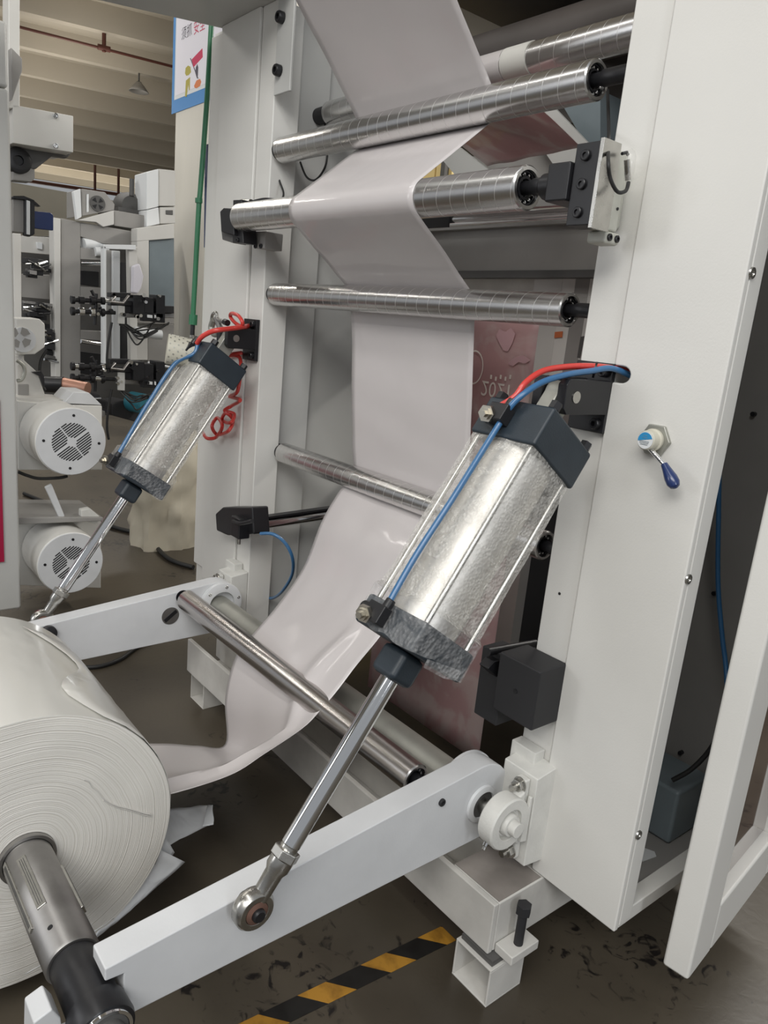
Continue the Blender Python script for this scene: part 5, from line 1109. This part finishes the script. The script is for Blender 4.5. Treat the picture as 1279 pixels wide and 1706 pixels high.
part(rc, 'frame', [(228, 402), (248, 400), (248, 520), (228, 520)], -4.75, 0.1, 'back_white')
part(rc, 'window', [(248, 398), (290, 394), (290, 520), (248, 520)], -4.77, 0.03, 'blue_gray')
part(rc, 'lower_frame', [(228, 540), (246, 540), (246, 600), (228, 600)], -4.75, 0.1, 'back_white')
part(rc, 'lower_box', [(246, 540), (290, 540), (290, 605), (246, 605)], -4.77, 0.1, 'back_gray')
part(rc, 'shelf', [(228, 520), (290, 520), (290, 540), (228, 538)], -4.70, 0.1, 'back_gray')
obj('pipe', MB().cyl(S(225, 552, 'x', -4.6), S(268, 558, 'x', -4.6), 0.03, n=18), 'label_white', rc)
obj('lamp_strip', MB().cyl(S(246, 604, 'x', -4.6), S(285, 612, 'x', -4.6), 0.008, n=12), 'label_white', rc)

def reg_unit(v0, label, seed):
    rnd = random.Random(seed); Xr = -4.15
    t = thing('register_unit', label, 'machine unit', S(200, v0 + 30, 'x', Xr), None)
    def bk(n, u0, w0, u1, w1, d, m, xo=0.0): return part(t, n, [(u0, v0 + w0), (u1, v0 + w0 + 1), (u1, v0 + w1 + 1), (u0, v0 + w1)], Xr + xo, d, m, 0.003)
    bk('main_block', 222, 0, 241, 32, 0.10, 'black'); bk('main_block', 241, 4, 256, 30, 0.12, 'black'); bk('tall_block', 260, 0, 275, 46, 0.10, 'black')
    bk('cross_plate', 184, 10, 262, 18, 0.05, 'black', -0.03); bk('cross_plate', 208, 18, 290, 30, 0.05, 'black_matte', -0.04)
    bk('top_block', 184, -4, 218, 4, 0.06, 'black', -0.02); bk('under_block', 238, 30, 272, 44, 0.05, 'black')
    bk('white_plate', 196, 18, 208, 48, 0.01, 'gray_paint', 0.02); bk('gray_bar', 208, 30, 290, 38, 0.03, 'dull_steel', -0.06)
    bk('name_tag', 245, 33, 254, 38, 0.003, 'label_white', 0.006); bk('name_tag', 257, 33, 260, 39, 0.003, 'label_white', 0.006)
    obj('handle', MB().tube([S(191, v0 + 3, 'x', Xr + 0.03), S(185, v0 + 12, 'x', Xr + 0.05), S(205, v0 + 14, 'x', Xr + 0.05), S(214, v0 + 2, 'x', Xr + 0.03)], 0.008, 10), 'dull_steel', t)
    for w0 in (8, 27):
        for (u0, u1, r) in ((118, 124, 0.022), (124, 131, 0.012), (131, 140, 0.020), (140, 150, 0.013), (150, 157, 0.024), (157, 168, 0.012), (168, 174, 0.020), (174, 192, 0.010)):
            a_, b2 = S(u0, v0 + w0 + (u0 - 118) * 0.04, 'x', Xr), S(u1, v0 + w0 + (u1 - 118) * 0.04, 'x', Xr)
            obj('spindle_section', MB().cyl(a_, b2, r, n=16), 'black' if rnd.random() < 0.8 else 'chrome', t, bevel=0.002)
    for i in range(14):
        u, w0 = rnd.uniform(150, 280), rnd.uniform(-2, 40); q = S(u, v0 + w0, 'x', Xr + 0.01)
        obj('fitting', MB().cyl(q, q + X * 0.02, rnd.uniform(0.006, 0.012), n=10), rnd.choice(['chrome', 'steel', 'black', 'black']), t)
    for (u, w0, u1, w1) in ((152, -8, 162, 12), (160, -2, 158, 50), (166, 20, 172, 36)):
        obj('upright_link', MB().cyl(S(u, v0 + w0, 'x', Xr - 0.02), S(u1, v0 + w1, 'x', Xr - 0.02), 0.009, n=12), 'black', t)
    for i in range(7):
        u0 = rnd.uniform(198, 215); u2 = rnd.uniform(250, 282); um = (u0 + u2) / 2; w0 = rnd.uniform(46, 54); wm = rnd.uniform(56, 88); w2 = rnd.uniform(44, 62)
        obj('signal_cable', MB().tube([S(u0, v0 + w0, 'x', Xr), S(um - 12, v0 + (w0 + wm) / 2 + 6, 'x', Xr + 0.03), S(um, v0 + wm, 'x', Xr + 0.04), S(u2, v0 + w2, 'x', Xr)], 0.0045, 8, 6), 'cable', t)
    obj('signal_cable', MB().tube([S(186, v0 + 46, 'x', Xr), S(180, v0 + 80, 'x', Xr), S(178, v0 + 110, 'x', Xr), S(181, v0 + 130, 'x', Xr)], 0.007, 8, 6), 'cable', t)
    return t
reg_unit(491, 'cluttered black register unit with knobs and looping cables, the upper of two', 3)
reg_unit(602, 'cluttered black register unit with knobs and cables, the lower of two', 8)
def clutter(u0, v0, u1, v1, label, seed, xv):
    rnd = random.Random(seed); t = thing('printing_mechanism', label, 'mechanism', S((u0 + u1) / 2, v1, 'x', xv))
    for i in range(16):
        u, v = rnd.uniform(u0, u1 - 14), rnd.uniform(v0, v1 - 6); w_, h_ = rnd.uniform(8, 26), rnd.uniform(4, 12)
        part(t, 'block', [(u, v), (min(u1, u + w_), v + 2), (min(u1, u + w_), v + h_ + 2), (u, v + h_)], xv + rnd.uniform(-0.05, 0.05), 0.05, rnd.choice(['black', 'black', 'black_matte', 'dark_gray', 'dull_steel']), 0.002)
    for i in range(5):
        u, v = rnd.uniform(u0, u1 - 20), rnd.uniform(v0, v1); obj('rod', MB().cyl(S(u, v, 'x', xv + 0.05), S(u + rnd.uniform(12, 26), v + rnd.uniform(-8, 12), 'x', xv + 0.02), rnd.uniform(0.005, 0.01), n=10), rnd.choice(['chrome', 'black', 'steel']), t)
    return t
clutter(38, 428, 90, 458, 'dark mechanism with small levers in the upper bay beside the grey panel', 11, -4.9)
clutter(38, 500, 90, 545, 'dark mechanism above the small octagonal motor', 12, -4.9)
clutter(76, 545, 92, 600, 'narrow dark mechanism behind the small octagonal motor', 13, -4.9)
clutter(120, 650, 178, 700, 'dark machine base under the lower register unit', 14, -4.6)
blt = thing('drum', 'blue-green drum on the floor below the register units', 'drum', S(225, 690, 'z', 0.0) if False else S(228, 690, 'x', -4.6))
c = S(228, 672, 'x', -4.5)
obj('body', MB().lathe(c - X * 0.1, X + Y * 0.3, [(0, 0), (0, 0.055), (0.01, 0.062), (0.14, 0.062), (0.15, 0.05), (0.15, 0)], 28), 'teal', blt)
obj('dark_base', MB().sight([(185, 672), (205, 668), (262, 680), (262, 702), (238, 706), (186, 692)], 'x', -4.6, -0.2), 'black_matte', blt, bevel=0.006)
